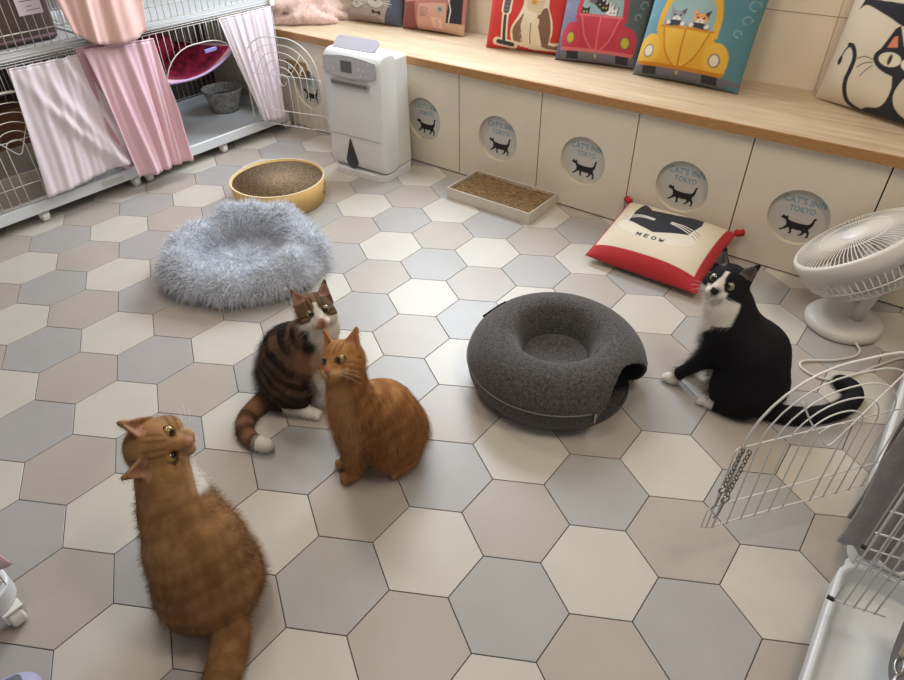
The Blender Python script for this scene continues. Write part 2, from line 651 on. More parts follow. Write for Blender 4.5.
def cabinet(x0, label, nxt=None):
    """one bench cabinet: front board with a round cat hole, a printed board set back behind it, carcass"""
    t = thing('bench_cabinet', label, 'cabinet', (x0 + CW / 2, 0, 0), 0, 'cabinets under the bench top')
    half = CW / 2 - 0.0025
    # front board with the hole
    pts_o, pts_i = [], []
    angs = sorted([2 * PI * k / 64 for k in range(64)] + [math.atan2(sy, sx) % (2 * PI) for sx, sy in
                  ((half, CH - HZ), (-half, CH - HZ), (-half, 0.006 - HZ), (half, 0.006 - HZ))])
    for a in angs:
        c, s_ = math.cos(a), math.sin(a)
        k = min([half / abs(c) if abs(c) > 1e-9 else 9, ((CH - HZ) / s_) if s_ > 1e-9 else ((0.006 - HZ) / s_ if s_ < -1e-9 else 9)])
        pts_o.append((c * k, HZ + s_ * k))
        pts_i.append((c * HR, HZ + s_ * HR))
    n = len(angs)
    mb = MB()
    vs = [(x, 0, z) for x, z in pts_o] + [(x, 0, z) for x, z in pts_i] + [(x, 0.018, z) for x, z in pts_i] + [(x, 0.018, z) for x, z in pts_o]
    fs, mi = [], []
    mb.add(vs, [(i, (i + 1) % n, n + (i + 1) % n, n + i) for i in range(n)], 0)
    mb.f += [(n + i, n + (i + 1) % n, 2 * n + (i + 1) % n, 2 * n + i) for i in range(n)]
    mb.mi += [1] * n
    mb.f += [(2 * n + i, 2 * n + (i + 1) % n, 3 * n + (i + 1) % n, 3 * n + i) for i in range(n)]
    mb.mi += [0] * n
    mb.f += [(3 * n + i, 3 * n + (i + 1) % n, (i + 1) % n, i) for i in range(n)]
    mb.mi += [0] * n
    mb.build('front_board', [cab_m, rim_m], t)
    # printed board behind the hole
    bk = MB()
    bk.box(-0.14, 0.14, 0.0185, 0.026, HZ - 0.13, HZ + 0.13)
    b = bk.build('printed_board', cab_in, t)
    for word, wd, hgt, z in (("CAT'S INN", .134, .0235, .054), ("TOKYO", .083, .0205, .024)):
        tx = text_mesh(word, .04, 0.0006, blue_print, b, (0.004, 0.0180, HZ + z), (PI / 2, 0, 0), spacing=1.08)
        vv = verts_of(tx)
        k = (wd / (vv[:, 0].max() - vv[:, 0].min()), hgt / (vv[:, 1].max() - vv[:, 1].min()))
        mid_ = (vv.max(0) + vv.min(0)) / 2
        vv = (vv - mid_) * np.array([k[0], k[1], 1.0])
        tx.data.vertices.foreach_set('co', vv.astype(np.float32).ravel())
        tx.data.update()
    em = MB()
    em.poly([(x * 0.118, z * 0.092) for x, z in CAT2D], -0.0006, 0.0006)
    em.build('cat_emblem', black_print, b, loc=(0.004, 0.0178, HZ - 0.034), rot=(PI / 2, 0, 0))
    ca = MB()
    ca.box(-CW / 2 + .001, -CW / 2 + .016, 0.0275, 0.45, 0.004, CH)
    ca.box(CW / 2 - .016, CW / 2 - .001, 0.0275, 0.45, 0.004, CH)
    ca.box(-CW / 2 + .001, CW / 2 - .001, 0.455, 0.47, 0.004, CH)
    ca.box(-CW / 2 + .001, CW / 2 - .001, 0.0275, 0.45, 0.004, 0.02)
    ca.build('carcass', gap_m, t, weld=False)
    return t


cab_lab = {6: 'cream cabinet with cat hole behind the fan at the right end of the bench',
           5: 'cream cabinet with cat logo hole between the red bordered cushion and the fan',
           4: 'cream cabinet with round cat logo hole directly above the red bordered cushion',
           3: 'cream cabinet with cat logo hole between the litter tray and the red bordered cushion',
           2: 'cream cabinet with cat logo hole directly behind the brown scratching tray',
           1: 'cream cabinet with cat logo hole just right of the white dehumidifier',
           0: 'cream cabinet with cat logo hole behind the open left cage door'}
xr = [-2.881, -2.108, -1.6995, -1.2915, -0.884, -0.4765, -0.069]
for k in range(7):
    cabinet(xr[k], cab_lab[k])
tb = MB()
tb.box(-3.48, -2.883, 0.0, 0.02, 0.004, CH)
tb.box(-2.471, -2.110, 0.0, 0.02, 0.004, CH)
tb.build('trim_1', cab_m)['kind'] = 'structure'

wood = mat('light_oak', 'c2a076', 0.38)
nt = wood.node_tree
bs = nt.nodes['Principled BSDF']
tc = nt.nodes.new('ShaderNodeTexCoord')
mp = nt.nodes.new('ShaderNodeMapping')
mp.inputs['Scale'].default_value = (1.6, 26, 26)
ns = nt.nodes.new('ShaderNodeTexNoise')
ns.inputs['Scale'].default_value = 2.2
ns.inputs['Detail'].default_value = 8
ns.inputs['Roughness'].default_value = 0.65
ns.inputs['Distortion'].default_value = 0.6
rp = nt.nodes.new('ShaderNodeValToRGB')
rp.color_ramp.elements[0].position = 0.28
rp.color_ramp.elements[0].color = (*lin('ad9270'), 1)
rp.color_ramp.elements[1].position = 0.72
rp.color_ramp.elements[1].color = (*lin('d4c1a6'), 1)
nt.links.new(tc.outputs['Object'], mp.inputs['Vector'])
nt.links.new(mp.outputs['Vector'], ns.inputs['Vector'])
nt.links.new(ns.outputs['Fac'], rp.inputs['Fac'])
nt.links.new(rp.outputs['Color'], bs.inputs['Base Color'])
edge_wood = mat('oak_edge_band', 'a87c4c', 0.45, noise=(5, 0.22), stretch=(6, 30, 60))
bt = MB()
bt.box(-3.49, 1.1, -0.012, 0.482, 0.4505, 0.483)
bt.box(-3.49, 1.1, -0.020, -0.0122, 0.4502, 0.4826, 1)
o = bt.build('wooden_worktop', [wood, edge_wood], weld=False)
tag(o, 'long light oak bench top running over the cream cabinets along the back wall', 'bench top')

pl = MB()
pl.box(-0.072, 0.072, -0.007, -0.0004, -0.043, 0.043)
o = thing('wooden_plate', 'small brown board with two white hooks behind the open left cage door', 'board', (-2.735, 0, 0.30))
pl.build('board', mat('brown_ply', '9a7c55', 0.6, noise=(8, 0.12)), o, bevel=0.002)
for sx in (-0.045, 0.045):
    hk = MB()
    hk.box(sx - .012, sx + .012, -.012, -.0072, .0, .022)
    hk.tube([(sx, -.010, .008), (sx, -.022, -.004), (sx, -.024, -.014), (sx, -.016, -.018)], .004, 6)
    hk.build('hook', mat('white_plastic', 'e4e3df', 0.35), o, weld=False)

def hair(o, name, count, length, rad, m, nf=.01, align=(0, 0, 0), brown=.0, tip=.25, dens=None, seed=1, rough=0.0, rand=.3):
    md = o.modifiers.new(name, 'PARTICLE_SYSTEM')
    ps = md.particle_system
    st = ps.settings
    st.type = 'HAIR'
    st.count = count
    st.hair_step = 3
    st.render_step = 3
    st.display_step = 3
    st.emit_from = 'FACE'
    st.use_emit_random = True
    st.use_even_distribution = True
    st.distribution = 'RAND'
    st.normal_factor = nf
    st.object_align_factor = align
    st.factor_random = brown
    st.hair_length = length
    st.use_hair_bspline = False
    st.root_radius = 1.0
    st.tip_radius = tip
    st.radius_scale = rad
    st.length_random = rand
    ps.seed = seed
    o.data.materials.append(m)
    st.material = len(o.data.materials)
    if dens:
        ps.vertex_group_density = dens
    return ps


# ================================================================== CUSHIONS ON THE BENCH
fabric = mat('printed_cotton', None, 0.85, attr='Col', bump=(420, 0.25, 0.001), sheen=0.1)


def cushion(name, label, p0, p1, H, tilt, T, paint, back, N=130, group='cushions on the bench', cat='cushion', z0=0.4835, wrinkle=0.004, seed=0):
    """square cushion standing on its lower edge p0-p1 and leaning back by tilt degrees"""
    p0, p1 = np.array(p0), np.array(p1)
    W = float(np.hypot(*(p1 - p0)))
    rz = math.atan2(*(p1 - p0)[::-1])
    u = np.linspace(0, 1, N)
    U, V = np.meshgrid(u, u, indexing='ij')
    a, b = 2 * U - 1, 2 * V - 1
    prof = ((1 - np.abs(a) ** 3.2) * (1 - np.abs(b) ** 3.2)).clip(0) ** 0.62
    x = a * W / 2 * (1 - 0.035 * (1 - b ** 2))
    z = H * (0.5 + b / 2 * (1 - 0.035 * (1 - a ** 2)))
    wr = np.sin(9 * U + 5 * V + seed) * np.sin(4 * U - 11 * V + 2 * seed) * wrinkle * prof
    yf = -T / 2 * prof + wr
    yb = T / 2 * prof + wr
    P = np.concatenate([np.stack([x, yf, z], -1).reshape(-1, 3), np.stack([x, yb, z], -1).reshape(-1, 3)])
    idx = np.arange(N * N).reshape(N, N)
    q = np.stack([idx[:-1, :-1], idx[1:, :-1], idx[1:, 1:], idx[:-1, 1:]], -1).reshape(-1, 4)
    F = np.vstack([q, q[:, ::-1] + N * N])
    o = mesh_object(name, P, F, fabric)
    pt = Paint(U, V, back)
    paint(pt)
    col = np.concatenate([pt.C.reshape(-1, 3), np.tile(lin(back), (N * N, 1))])
    set_colors(o, col)
    bm = bmesh.new()
    bm.from_mesh(o.data)
    bmesh.ops.remove_doubles(bm, verts=[v for v in bm.verts if abs(v.co.y) < 1e-5 or True], dist=1e-5)
    bm.to_mesh(o.data)
    bm.free()
    c = (p0 + p1) / 2
    o.location = (c[0], c[1], z0)
    o.rotation_euler = (-math.radians(tilt), 0, rz)
    tag(o, label, cat, group)
    return o


def paint_sketch(p):
    p.V = p.V / .60
    p.poly([(0, 0), (1, 0), (1, 1), (0, 1)], 'a59a95')
    p.poly([(.72, 0), (1, 0), (1, 1), (.8, 1), (.86, .5)], '4f5566')
    p.poly([(0, 0), (.72, 0), (.62, .12), (0, .14)], '96857c')
    for (cx, cy, r, c) in ((.25, .42, .20, '8b8784'), (.60, .50, .25, '928d8b')):
        p.poly([(cx - r, cy + .05), (cx - r * 1.05, cy + r * 1.45), (cx - r * .2, cy + r * .9)], c)
        p.poly([(cx + r, cy + .05), (cx + r * 1.05, cy + r * 1.45), (cx + r * .2, cy + r * .9)], c)
        p.ell(cx, cy, r, r * .92, c)
        p.ell(cx, cy - r * .35, r * .5, r * .42, 'c2bcb6')
        p.poly([(cx - r * .14, cy + r), (cx + r * .14, cy + r), (cx + r * .2, cy - .1), (cx - r * .2, cy - .1)], 'bdb6b0')
        for sx in (-1, 1):
            p.ell(cx + sx * r * .42, cy + r * .12, r * .24, r * .22, '3d3c40')
            p.ell(cx + sx * r * .42, cy + r * .12, r * .19, r * .17, '9fa0a4')
            p.ell(cx + sx * r * .42, cy + r * .12, r * .08, r * .14, '1e1e22')
            for k in (-1, 0, 1):
                p.stroke([(cx + sx * r * .4, cy - r * .35 + k * .02), (cx + sx * r * 1.1, cy - r * .35 + k * .06)], .003, 'dcd6d0')
        p.ell(cx, cy - r * .2, r * .1, r * .07, '6d5a58')
    p.poly([(.53, .17), (.61, .20), (.69, .15), (.69, .25), (.61, .22), (.53, .27)], '2a2a30')


def paint_package(p):
    p.V = p.V / .66
    p.poly([(0, 0), (1, 0), (1, 1), (0, 1)], 'b0766c')
    p.poly([(0, 0), (.28, 0), (.27, .5), (0, .55)], '8a4a45')
    p.poly([(.28, .02), (.78, .0), (.76, .52), (.34, .46)], 'c99a86')
    p.poly([(.0, .45), (.3, .5), (.98, .66), (1, .74), (.6, .72), (.1, .66)], 'c77f73')
    p.poly([(.2, .66), (.95, .72), (.95, 1), (.2, 1)], 'b7b0a8')
    for k in range(60):
        p.ell(.2 + .75 * ((k * .618) % 1), .68 + .3 * ((k * .377) % 1), .02, .015, '5a4c48' if k % 2 else 'd7d2ca')
    p.poly([(.76, .18), (.97, .2), (.97, .68), (.80, .56)], '25252b')
    p.poly([(.76, 0), (1, 0), (1, .2), (.74, .18)], 'c0a088')
    p.stroke([(.80, .18), (.83, .4), (.80, .58)], .008, 'd9cfc4')
    p.poly([(.55, .08), (.70, .06), (.70, .24), (.55, .26)], 'dcb6a4')
    p.poly([(.62, .34), (.74, .33), (.74, .46), (.62, .47)], 'a8a296')
    p.ell(.68, .40, .03, .035, '6f7a70')
    for k in range(5):
        p.stroke([(.36, .40 - .035 * k), (.49 - .02 * (k % 2), .39 - .035 * k)], .005, '5b3f40')
    for k in range(4):
        p.stroke([(.57, .22 - .035 * k), (.66 - .02 * (k % 2), .21 - .035 * k)], .004, 'a04a44')


def paint_redcat(p):
    p.V = p.V / .72
    p.poly([(0, 0), (1, 0), (1, 1), (0, 1)], 'c8342f')
    cream = 'e8d8bd'
    p.stroke([(.15, .10), (.35, .06)], .055, cream)
    p.stroke([(.24, .12), (.24, .45)], .042, cream)
    p.stroke([(.245, .52), (.25, .70)], .062, cream)
    out = spline([(.40, .06), (.33, .14), (.33, .30), (.40, .45), (.45, .62), (.44, .80), (.50, .95), (.68, .95), (.74, .80), (.75, .60),
                  (.80, .45), (.82, .28), (.80, .15), (.92, .16), (.98, .12), (.92, .05), (.6, .02)], 4)
    p.poly(out, cream)
    p.stroke([(.17, .095), (.34, .065)], .03, '3b3236')
    p.stroke([(.24, .1), (.24, .45)], .018, '463c3f')
    p.stroke([(.245, .52), (.25, .68)], .04, '5a5150')
    for k in range(4):
        p.stroke([(.215, .53 + .05 * k), (.28, .53 + .05 * k)], .005, '8a8078')
    p.poly(spline([(.36, .12), (.35, .28), (.42, .42), (.47, .5), (.44, .3), (.45, .1)], 4), '8a6650')
    p.poly(spline([(.70, .10), (.66, .3), (.62, .45), (.72, .6), (.78, .45), (.80, .28), (.78, .12)], 4), '7d5b49')
    p.stroke([(.72, .09), (.85, .08), (.94, .12)], .025, '86644f')
    p.poly(spline([(.5, .55), (.48, .9), (.66, .95), (.70, .7), (.66, .5)], 4), 'd9c6a6')
    p.stroke([(.50, .40), (.51, .10)], .035, 'e3d2b6')
    p.stroke([(.62, .42), (.60, .09)], .035, 'e3d2b6')
    p.stroke([(.56, .38), (.56, .1)], .006, '6d5647')
    p.stroke([(.44, .32), (.46, .12)], .006, '6d5647')
    star = []
    for k in range(10):
        r = .05 if k % 2 == 0 else .024
        star.append((.575 + r * math.sin(k * PI / 5), .66 + r * math.cos(k * PI / 5)))
    p.poly(star, 'd79a35')


def car(p, body, dark, light, lamp, sky_l, sky_r, cats, cu=.45, s=1.0, lampout='5d5a50'):
    p.poly([(0, 0), (.5, 0), (.5, 1), (0, 1)], sky_l)
    p.poly([(.45, 0), (1, 0), (1, 1), (.45, 1)], sky_r)
    for (x, y, r) in ((.92, .62, .035), (.88, .5, .03), (.94, .75, .04), (.06, .55, .02)):
        p.stroke([(x + r * math.cos(t * .5), y + r * math.sin(t * .5)) for t in range(11)], .003, 'b9c6c4', .6)
    p.poly([(0, 0), (1, 0), (1, .10), (0, .10)], '6d6a73')
    for x in (-.27, .30):
        p.poly([(cu + x - .07, .02), (cu + x + .07, .02), (cu + x + .07, .12), (cu + x - .07, .12)], '2d2b33')
    # roof and cabin
    p.poly(spline([(cu - .29, .42), (cu - .28, .62), (cu - .21, .80), (cu, .86), (cu + .21, .80), (cu + .28, .62), (cu + .29, .42)], 5), body)
    p.poly(spline([(cu - .235, .48), (cu - .225, .62), (cu - .17, .745), (cu, .765), (cu + .17, .745), (cu + .225, .62), (cu + .235, .48)], 5), '8fa9a8')
    cats(p, cu)
    # front body
    p.poly(spline([(cu - .42, .13), (cu - .43, .27), (cu - .36, .38), (cu - .27, .40), (cu - .24, .48), (cu + .24, .48), (cu + .27, .40), (cu + .36, .38),
                   (cu + .43, .27), (cu + .42, .13)], 5), body)
    p.ell(cu - .32, .25, .115, .14, light, 0, .5)
    p.ell(cu + .32, .25, .115, .14, light, 0, .5)
    hood = spline([(cu - .215, .46), (cu - .15, .26), (cu - .05, .135), (cu, .125), (cu + .05, .135), (cu + .15, .26), (cu + .215, .46)], 5)
    p.poly(hood, light, .55)
    p.stroke(hood, .008, dark)
    p.stroke([(cu, .46), (cu, .13)], .008, dark)
    p.stroke([(cu - .24, .475), (cu + .24, .475)], .010, dark)
    p.poly([(cu - .40, .10), (cu + .40, .10), (cu + .42, .135), (cu - .42, .135)], dark)
    for sx in (-1, 1):
        p.ell(cu + sx * .315, .235, .052, .062, lampout)
        p.ell(cu + sx * .315, .235, .042, .052, lamp)
    p.ell(cu, .07, .015, .02, 'b0a45c')


def cats_two(p, cu):
    for (dx, c, c2) in ((-.12, '8d8f94', '55565c'), (.10, 'd99a5a', '3a3436')):
        x, y = cu + dx, .575
        p.poly([(x - .065, y), (x - .075, y + .085), (x - .02, y + .045)], c)
        p.poly([(x + .065, y), (x + .075, y + .085), (x + .02, y + .045)], c2)
        p.ell(x, y, .065, .05, c)
        p.ell(x, y - .03, .04, .03, 'ddd2c0')
        for sx in (-1, 1):
            p.ell(x + sx * .028, y + .008, .012, .010, '2a2828')
            p.stroke([(x + sx * .05, y + .03), (x + sx * .035, y + .04)], .004, c2)
        p.ell(x, y - .018, .008, .006, '7a4a48')
        p.ell(x, .505, .10, .035, '35353f')
        p.ell(x - .07, .51, .022, .02, 'd8d0c4')
        p.ell(x + .07, .51, .022, .02, 'd8d0c4')


def cats_many(p, cu):
    for k in range(16):
        x = cu - .19 + .38 * ((k * .37) % 1)
        y = .50 + .20 * ((k * .618) % 1)
        c = ('2b282b', 'd8d2cb', '6a6265')[k % 3]
        p.ell(x, y, .05, .04, c)
        p.poly([(x - .045, y + .01), (x - .05, y + .065), (x - .01, y + .035)], c)
        p.poly([(x + .045, y + .01), (x + .05, y + .065), (x + .01, y + .035)], c)
        for sx in (-1, 1):
            p.ell(x + sx * .018, y + .005, .009, .009, 'c7b650' if k % 3 != 1 else '2b2b2b')


def paint_yellow(p):
    p.V = p.V / .84
    car(p, 'd9a32c', 'c27d1a', 'e2b84a', 'dcd3c2', '5f8d9c', '53808a', cats_two, .44)
    p.poly([(.88, 0), (1, 0), (1, .05), (.86, .04)], '4d7a86')


def paint_redcar(p):
    p.V = p.V / .88
    car(p, 'b93347', 'cf6a6c', 'bf3f4e', 'bfae3c', '767a94', '55605e', cats_many, .48)
    p.poly([(0, 0), (.07, 0), (.03, .25), (0, .3)], '5f5a74')


def paint_blackcat(p):
    k = '1f1f27'
    p.poly([(0, 0), (1, 0), (1, 1), (0, 1)], 'd8cbb4')
    p.poly(spline([(.10, .66), (.16, .70), (.35, .66), (.5, .62), (.75, .66), (.9, .62), (.9, .74), (.5, .76), (.12, .74)], 5), k)
    p.stroke(spline([(.106, .30), (.112, .345), (.126, .395), (.15, .425)], 5), .006, k)
    p.stroke(spline([(.135, .428), (.175, .428), (.215, .385), (.229, .33), (.226, .26), (.223, .196), (.24, .12), (.275, .05), (.34, .012), (.42, .0)], 6),
             [.008] + [.017] * 53 + [.012], k)
    p.ell(.112, .312, .018, .032, k)
    p.poly(spline([(.36, .0), (.42, .045), (.50, .07), (.545, .12), (.56, .22), (.535, .33), (.62, .34), (.595, .25), (.59, .18), (.63, .10), (.72, .05), (.9, .03), (.9, -.02), (.4, -.02)], 5), k)
    p.poly([(.375, .42), (.40, .50), (.425, .60), (.45, .625), (.53, .50), (.6, .52), (.69, .62), (.73, .50), (.72, .40)], k)
    p.ell(.55, .405, .19, .10, k)
    p.poly([(.425, .475), (.44, .55), (.46, .56), (.49, .49)], 'd9805f')
    p.poly([(.63, .49), (.67, .56), (.69, .55), (.69, .48)], 'd9805f')
    for cx in (.475, .635):
        p.ell(cx, .405, .078, .047, 'ddd2b8')
        p.ell(cx, .405, .014, .036, '4a2f22')
    for (a, b, c) in (((.36, .38), (.30, .385), (.25, .36)), ((.365, .36), (.31, .34), (.27, .30)), ((.375, .34), (.34, .30), (.315, .25))):
        p.stroke(spline([a, b, c], 4), .003, k)


cushion('cushion', 'grey cushion printed with drawn kitten faces, leaning beside the pink blanket', (-2.66, .325), (-2.33, .362), .37, 17, .12, paint_sketch, '8f8782', seed=1)
cushion('cushion', 'coral and black cushion printed with a folded package, between kitten cushion and red cushion', (-2.315, .355), (-1.955, .385), .38, 14, .12, paint_package, '9d7a70', seed=2)
cushion('cushion', 'bright red cushion printed with a sitting cat and a microphone', (-1.765, .290), (-1.385, .362), .41, 14, .11, paint_redcat, 'bf2f2c', seed=3)
cushion('cushion', 'cushion printed with a red rounded car full of cats, in the row of three', (-1.412, .295), (-1.045, .35), .42, 18, .11, paint_redcar, '3a3436', seed=4)
cushion('cushion', 'teal cushion printed with a yellow rounded car and two cats in its windscreen', (-1.055, .29), (-.635, .275), .45, 19, .14, paint_yellow, '53808a', seed=5)
cushion('cushion', 'cream cushion printed with a slim black cat, at the right end of the bench', (-.40, .400), (.040, .185), .45, 6, .11, paint_blackcat, 'd8cbb4', N=170, seed=6)

# ---- pink fleece blanket in a loose heap
sd = SDF((-3.2, 0.0, 0.475), (-2.55, 0.48, 0.95), 0.008)
sd.ell((-2.95, .24, .52), (.20, .15, .16), None, .02)
for k in range(46):
    t_ = rng.random()
    a = np.array((-3.10 + .34 * rng.random(), .06 + .30 * rng.random(), .0))
    a[2] = .50 + .19 * math.exp(-((a[0] + 2.95) / .14) ** 2 - ((a[1] - .24) / .16) ** 2) + .02 * rng.random()
    ang = rng.random() * PI
    b = a + np.array((.10 * math.cos(ang), .07 * math.sin(ang), 0))
    b[2] = .50 + .19 * math.exp(-((b[0] + 2.95) / .14) ** 2 - ((b[1] - .24) / .16) ** 2) + .015 * rng.random()
    c_ = b + np.array((.08 * math.cos(ang + .8), .06 * math.sin(ang + .8), -.02))
    c_[2] = max(.497, c_[2])
    sd.chain([a, b, c_], [.018, .024, .016], .016)
for pts in ([(-3.05, .04, .50), (-2.9, .05, .505), (-2.82, .10, .50), (-2.74, .17, .505), (-2.70, .22, .50)], [(-3.0, .03, .55), (-2.88, .06, .57), (-2.81, .14, .58), (-2.77, .24, .60)]):
    sd.chain(pts, [.026] * len(pts), .02)
sd.floor(0.4835)
V, Fq = sd.mesh()
fleece = mat('pink_fleece', 'dfc1b5', 0.95, noise=(14, .10), bump=(160, .9, .006), sheen=.5)
o = mesh_object('blanket', V, Fq, fleece, smooth_iter=2)
hair(o, 'nap', 15000, .011, .0011, mat('fleece_nap', 'ecd6cc', .9), nf=.006, brown=.005, tip=.3, rand=.4)
tag(o, 'peach pink fleece blanket heaped at the left end of the bench', 'blanket')

# ================================================================== DEHUMIDIFIER
white_pl = mat('white_plastic', 'e4e3df', 0.35)
cool_white = mat('glossy_white_plastic', 'e0e2e2', 0.28)
grey_pl = mat('light_grey_plastic', 'b3b6bb', 0.4)
dark_pl = mat('dark_plastic', '33353a', 0.35)
D = thing('dehumidifier', 'white dehumidifier with grey control panel standing on the tiles before the bench', 'dehumidifier', (-2.066, -.170, 0), math.radians(4))
q = MB()
# side profile (y, z) swept over the width
prof = round_rect(-.125, .0, .03, .540, .045, 7)
pr2 = [(y + (max(0, z - .40) * .10), z) for y, z in prof]
n = len(pr2)
vs = []
for x in (-.155, -.140, .140, .155):
    for y, z in pr2:
        k = .92 if abs(x) > .15 else 1
        vs.append((x, -.06 + (y + .06) * k, .285 + (z - .285) * (.97 if abs(x) > .15 else 1)))
fs = [tuple(range(n)), tuple(range(3 * n, 4 * n))[::-1]]
for i in range(3):
    fs += [(i * n + k, i * n + (k + 1) % n, (i + 1) * n + (k + 1) % n, (i + 1) * n + k) for k in range(n)]
q.add(vs, fs)
q.build('front_shell', cool_white, D, smooth=True, bevel=.006, bseg=3)
q = MB().box(-.138, .138, .0005, .105, .03, .510)
q.build('rear_shell', white_pl, D, bevel=.012, bseg=3)
q = MB()
q.poly(round_rect(-.152, .152, -.130, .108, .05), .0, .030)
q.build('base', cool_white, D, bevel=.010, bseg=3)
q = MB()
pp = arc(0, .30, .38, 248, 292, 12)
panel = [(-.142, .066), (-.142, .010)] + [(-.13 + .26 * k / 10, .002 - .010 * math.sin(PI * k / 10)) for k in range(11)] + [(.142, .010), (.142, .066)]
panel += [(.142 - .284 * k / 10, .066 + .012 * math.sin(PI * k / 10)) for k in range(1, 10)]
q.poly(panel, 0, .004)
cp = q.build('control_panel', grey_pl, D, loc=(0, -.1213, .449), rot=(PI / 2 - math.radians(5), 0, 0), bevel=.002)
q = MB().poly(round_rect(-.03, .03, 0, .045, .003, 3), .0042, .0055)
q.build('display', mat('lcd_display', '5a5f5d', .25), cp, loc=(-.012, .012, 0))
for (x, y) in ((-.11, .05), (-.085, .05), (-.11, .018), (-.085, .018), (.055, .055), (.08, .058), (.105, .055), (.055, .03), (.08, .03), (.105, .03), (.065, .008), (.095, .008)):
    q = MB().poly(arc(x, y, .006, 0, 330, 11), .0042, .0056)
    q.build('button', mat('button_grey', 'c3c5c9', .4), cp, weld=False)
q = MB().poly(round_rect(-.105, .105, -.014, .014, .012), .0, .004)
sl = q.build('handle_slot', mat('slot_grey', 'a5a39f', .5), D, loc=(0, -.1238, .416), rot=(PI / 2, 0, 0), bevel=.001)
q = MB().poly(round_rect(-.098, .098, -.007, .006, .006), .004, .0048)
q.build('slot_opening', mat('slot_dark', '6d6a66', .6), sl)
q = MB().box(-.14, .14, -.1256, -.1245, .186, .1885)
q.build('tank_seam', mat('seam_grey', 'aaa9a5', .6), D)
drop = [(0, .142)] + arc(0, .034, .034, 20, -200, 16)
q = MB().poly(drop, 0, .003)
q.build('water_window', mat('smoked_window', '3d3c40', .15), D, loc=(-.03, -.1245, .038), rot=(PI / 2, 0, 0), bevel=.001)
q = MB()
q.poly(round_rect(-.115, .115, 0, .062, .02), 0, .006)
q.build('air_flap', mat('flap_grey', 'b9b8c2', .4), D, loc=(-.01, -.070, .536), rot=(math.radians(38), 0, 0), bevel=.002)

# ================================================================== SCRATCHING BOWL
T = thing('scratching_bowl', 'round yellow scratching bowl with brown corrugated hollow behind the fluffy bed', 'cat scratcher', (-2.165, -.668, 0))
bamboo = mat('yellow_bamboo', 'd3ad68', .5, noise=(5, .10), stretch=(1, 1, .2))
q = MB().lathe([(.186, .002), (.198, .105), (.190, .105), (.178, .002)], 72, closed=True)
q.build('wall', bamboo, T, smooth=True)
q = MB().lathe([(.198, .1052), (.198, .1068), (.1905, .1068), (.1905, .1052)], 72, closed=True)
q.build('rim', mat('pale_rim', 'dfcda4', .5), T)
card = mat('corrugated_card', '9c8669', .95, noise=(120, .55), bump=(190, 1.0, .01))
q = MB().lathe([(.1885, .098), (.165, .074), (.125, .056), (.07, .046), (.0001, .043), (.0001, .004), (.176, .004)], 72)
q.build('scratch_hollow', card, T, smooth=True)
q = MB()
for (a0, z, r) in ((40, .038, .008), (33, .050, .0045), (38, .056, .0045), (44, .056, .0045), (50, .050, .0045), (38, .078, .005), (46, .082, .005), (52, .074, .005), (45, .068, .007)):
    a = math.radians(a0 - 4)
    rad = .186 + .012 * z / .105
    M = Matrix.Translation((rad * math.cos(a), rad * math.sin(a), z)) @ Matrix.Rotation(a, 4, 'Z') @ Matrix.Rotation(PI / 2, 4, 'Y')
    q.poly(arc(0, 0, r, 0, 330, 11), -.002, .0008, M=M)
q.build('paw_prints', mat('brown_print', '7a5326', .7), T, weld=False)

# ================================================================== FLUFFY BED
N1, N2 = 110, 30
pf = [(.0002, .034), (.07, .036), (.13, .040), (.162, .052), (.180, .082), (.196, .112), (.228, .132), (.264, .124), (.290, .096), (.302, .066), (.294, .034), (.268, .010), (.20, .004), (.0002, .004)]
pf = spline(pf, 3)
P = np.zeros((N1, len(pf), 3))
for i in range(N1):
    a = 2 * PI * i / N1
    lump = .010 * math.sin(3 * a + 1) + .009 * math.sin(7 * a + 2.1) + .006 * math.sin(12 * a)
    sag = -.016 * math.cos(a - math.radians(-60))
    for j, (r, z) in enumerate(pf):
        k = min(1, max(0, (z - .03) / .1))
        rr = .915 * r * (1 + .03 * math.sin(2 * a + .4)) + (lump * .6 if r > .15 else 0) * min(1, (r - .15) / .08 if r > .15 else 0)
        P[i, j] = (rr * math.cos(a), rr * math.sin(a), z + k * (lump + sag) + (.005 * math.sin(9 * a + 30 * r) if r < .19 and z > .02 else 0))
q = MB()
q.grid(P, closed_u=True)
plush = mat('grey_blue_plush', 'b0b5bf', .95, noise=(30, .15))
T = thing('fluffy_cat_bed', 'round fluffy grey blue plush cat bed on the tiles', 'cat bed', (-1.832, -1.115, 0))
bed = q.build('plush_body', plush, T, smooth=True)
plush_h = mat('plush_pile', 'e0e4ec', .8)
hair(bed, 'pile', 34000, .019, .0021, plush_h, nf=.008, align=(0, 0, -.003), brown=.006, tip=.12, rand=.5)

# ================================================================== SCRATCHING TRAY
T = thing('scratching_tray', 'shallow white carton with a worn brown corrugated scratch pad, against the cabinets', 'cat scratcher', (-1.387, -.118, 0))
wc = mat('white_carton', 'd2c9bb', .7, noise=(12, .06))
q = MB().box(-.208, .208, -.113, .113, .001, .004)
q.build('carton_base', wc, T)
for (nm, b) in (('front_wall', (-.208, .208, -.113, -.108)), ('back_wall', (-.208, .208, .108, .113)), ('side_wall', (-.208, -.203, -.108, .108)), ('side_wall', (.203, .208, -.108, .108))):
    q = MB().box(*b, .004, .050)
    q.build(nm, wc, T, bevel=.001)
q = MB()
nx = 120
Pp = np.zeros((nx, 44, 3))
for i in range(nx):
    for j in range(44):
        z = .036 + .004 * math.sin(j * 2.4) * (0.6 + .4 * math.sin(i * .7 + j)) + .004 * rng.random() - .006 * math.exp(-((i / nx - .5) ** 2) * 8)
        Pp[i, j] = (-.2025 + .405 * i / (nx - 1), -.1075 + .215 * j / 43, z)
q.grid(Pp)
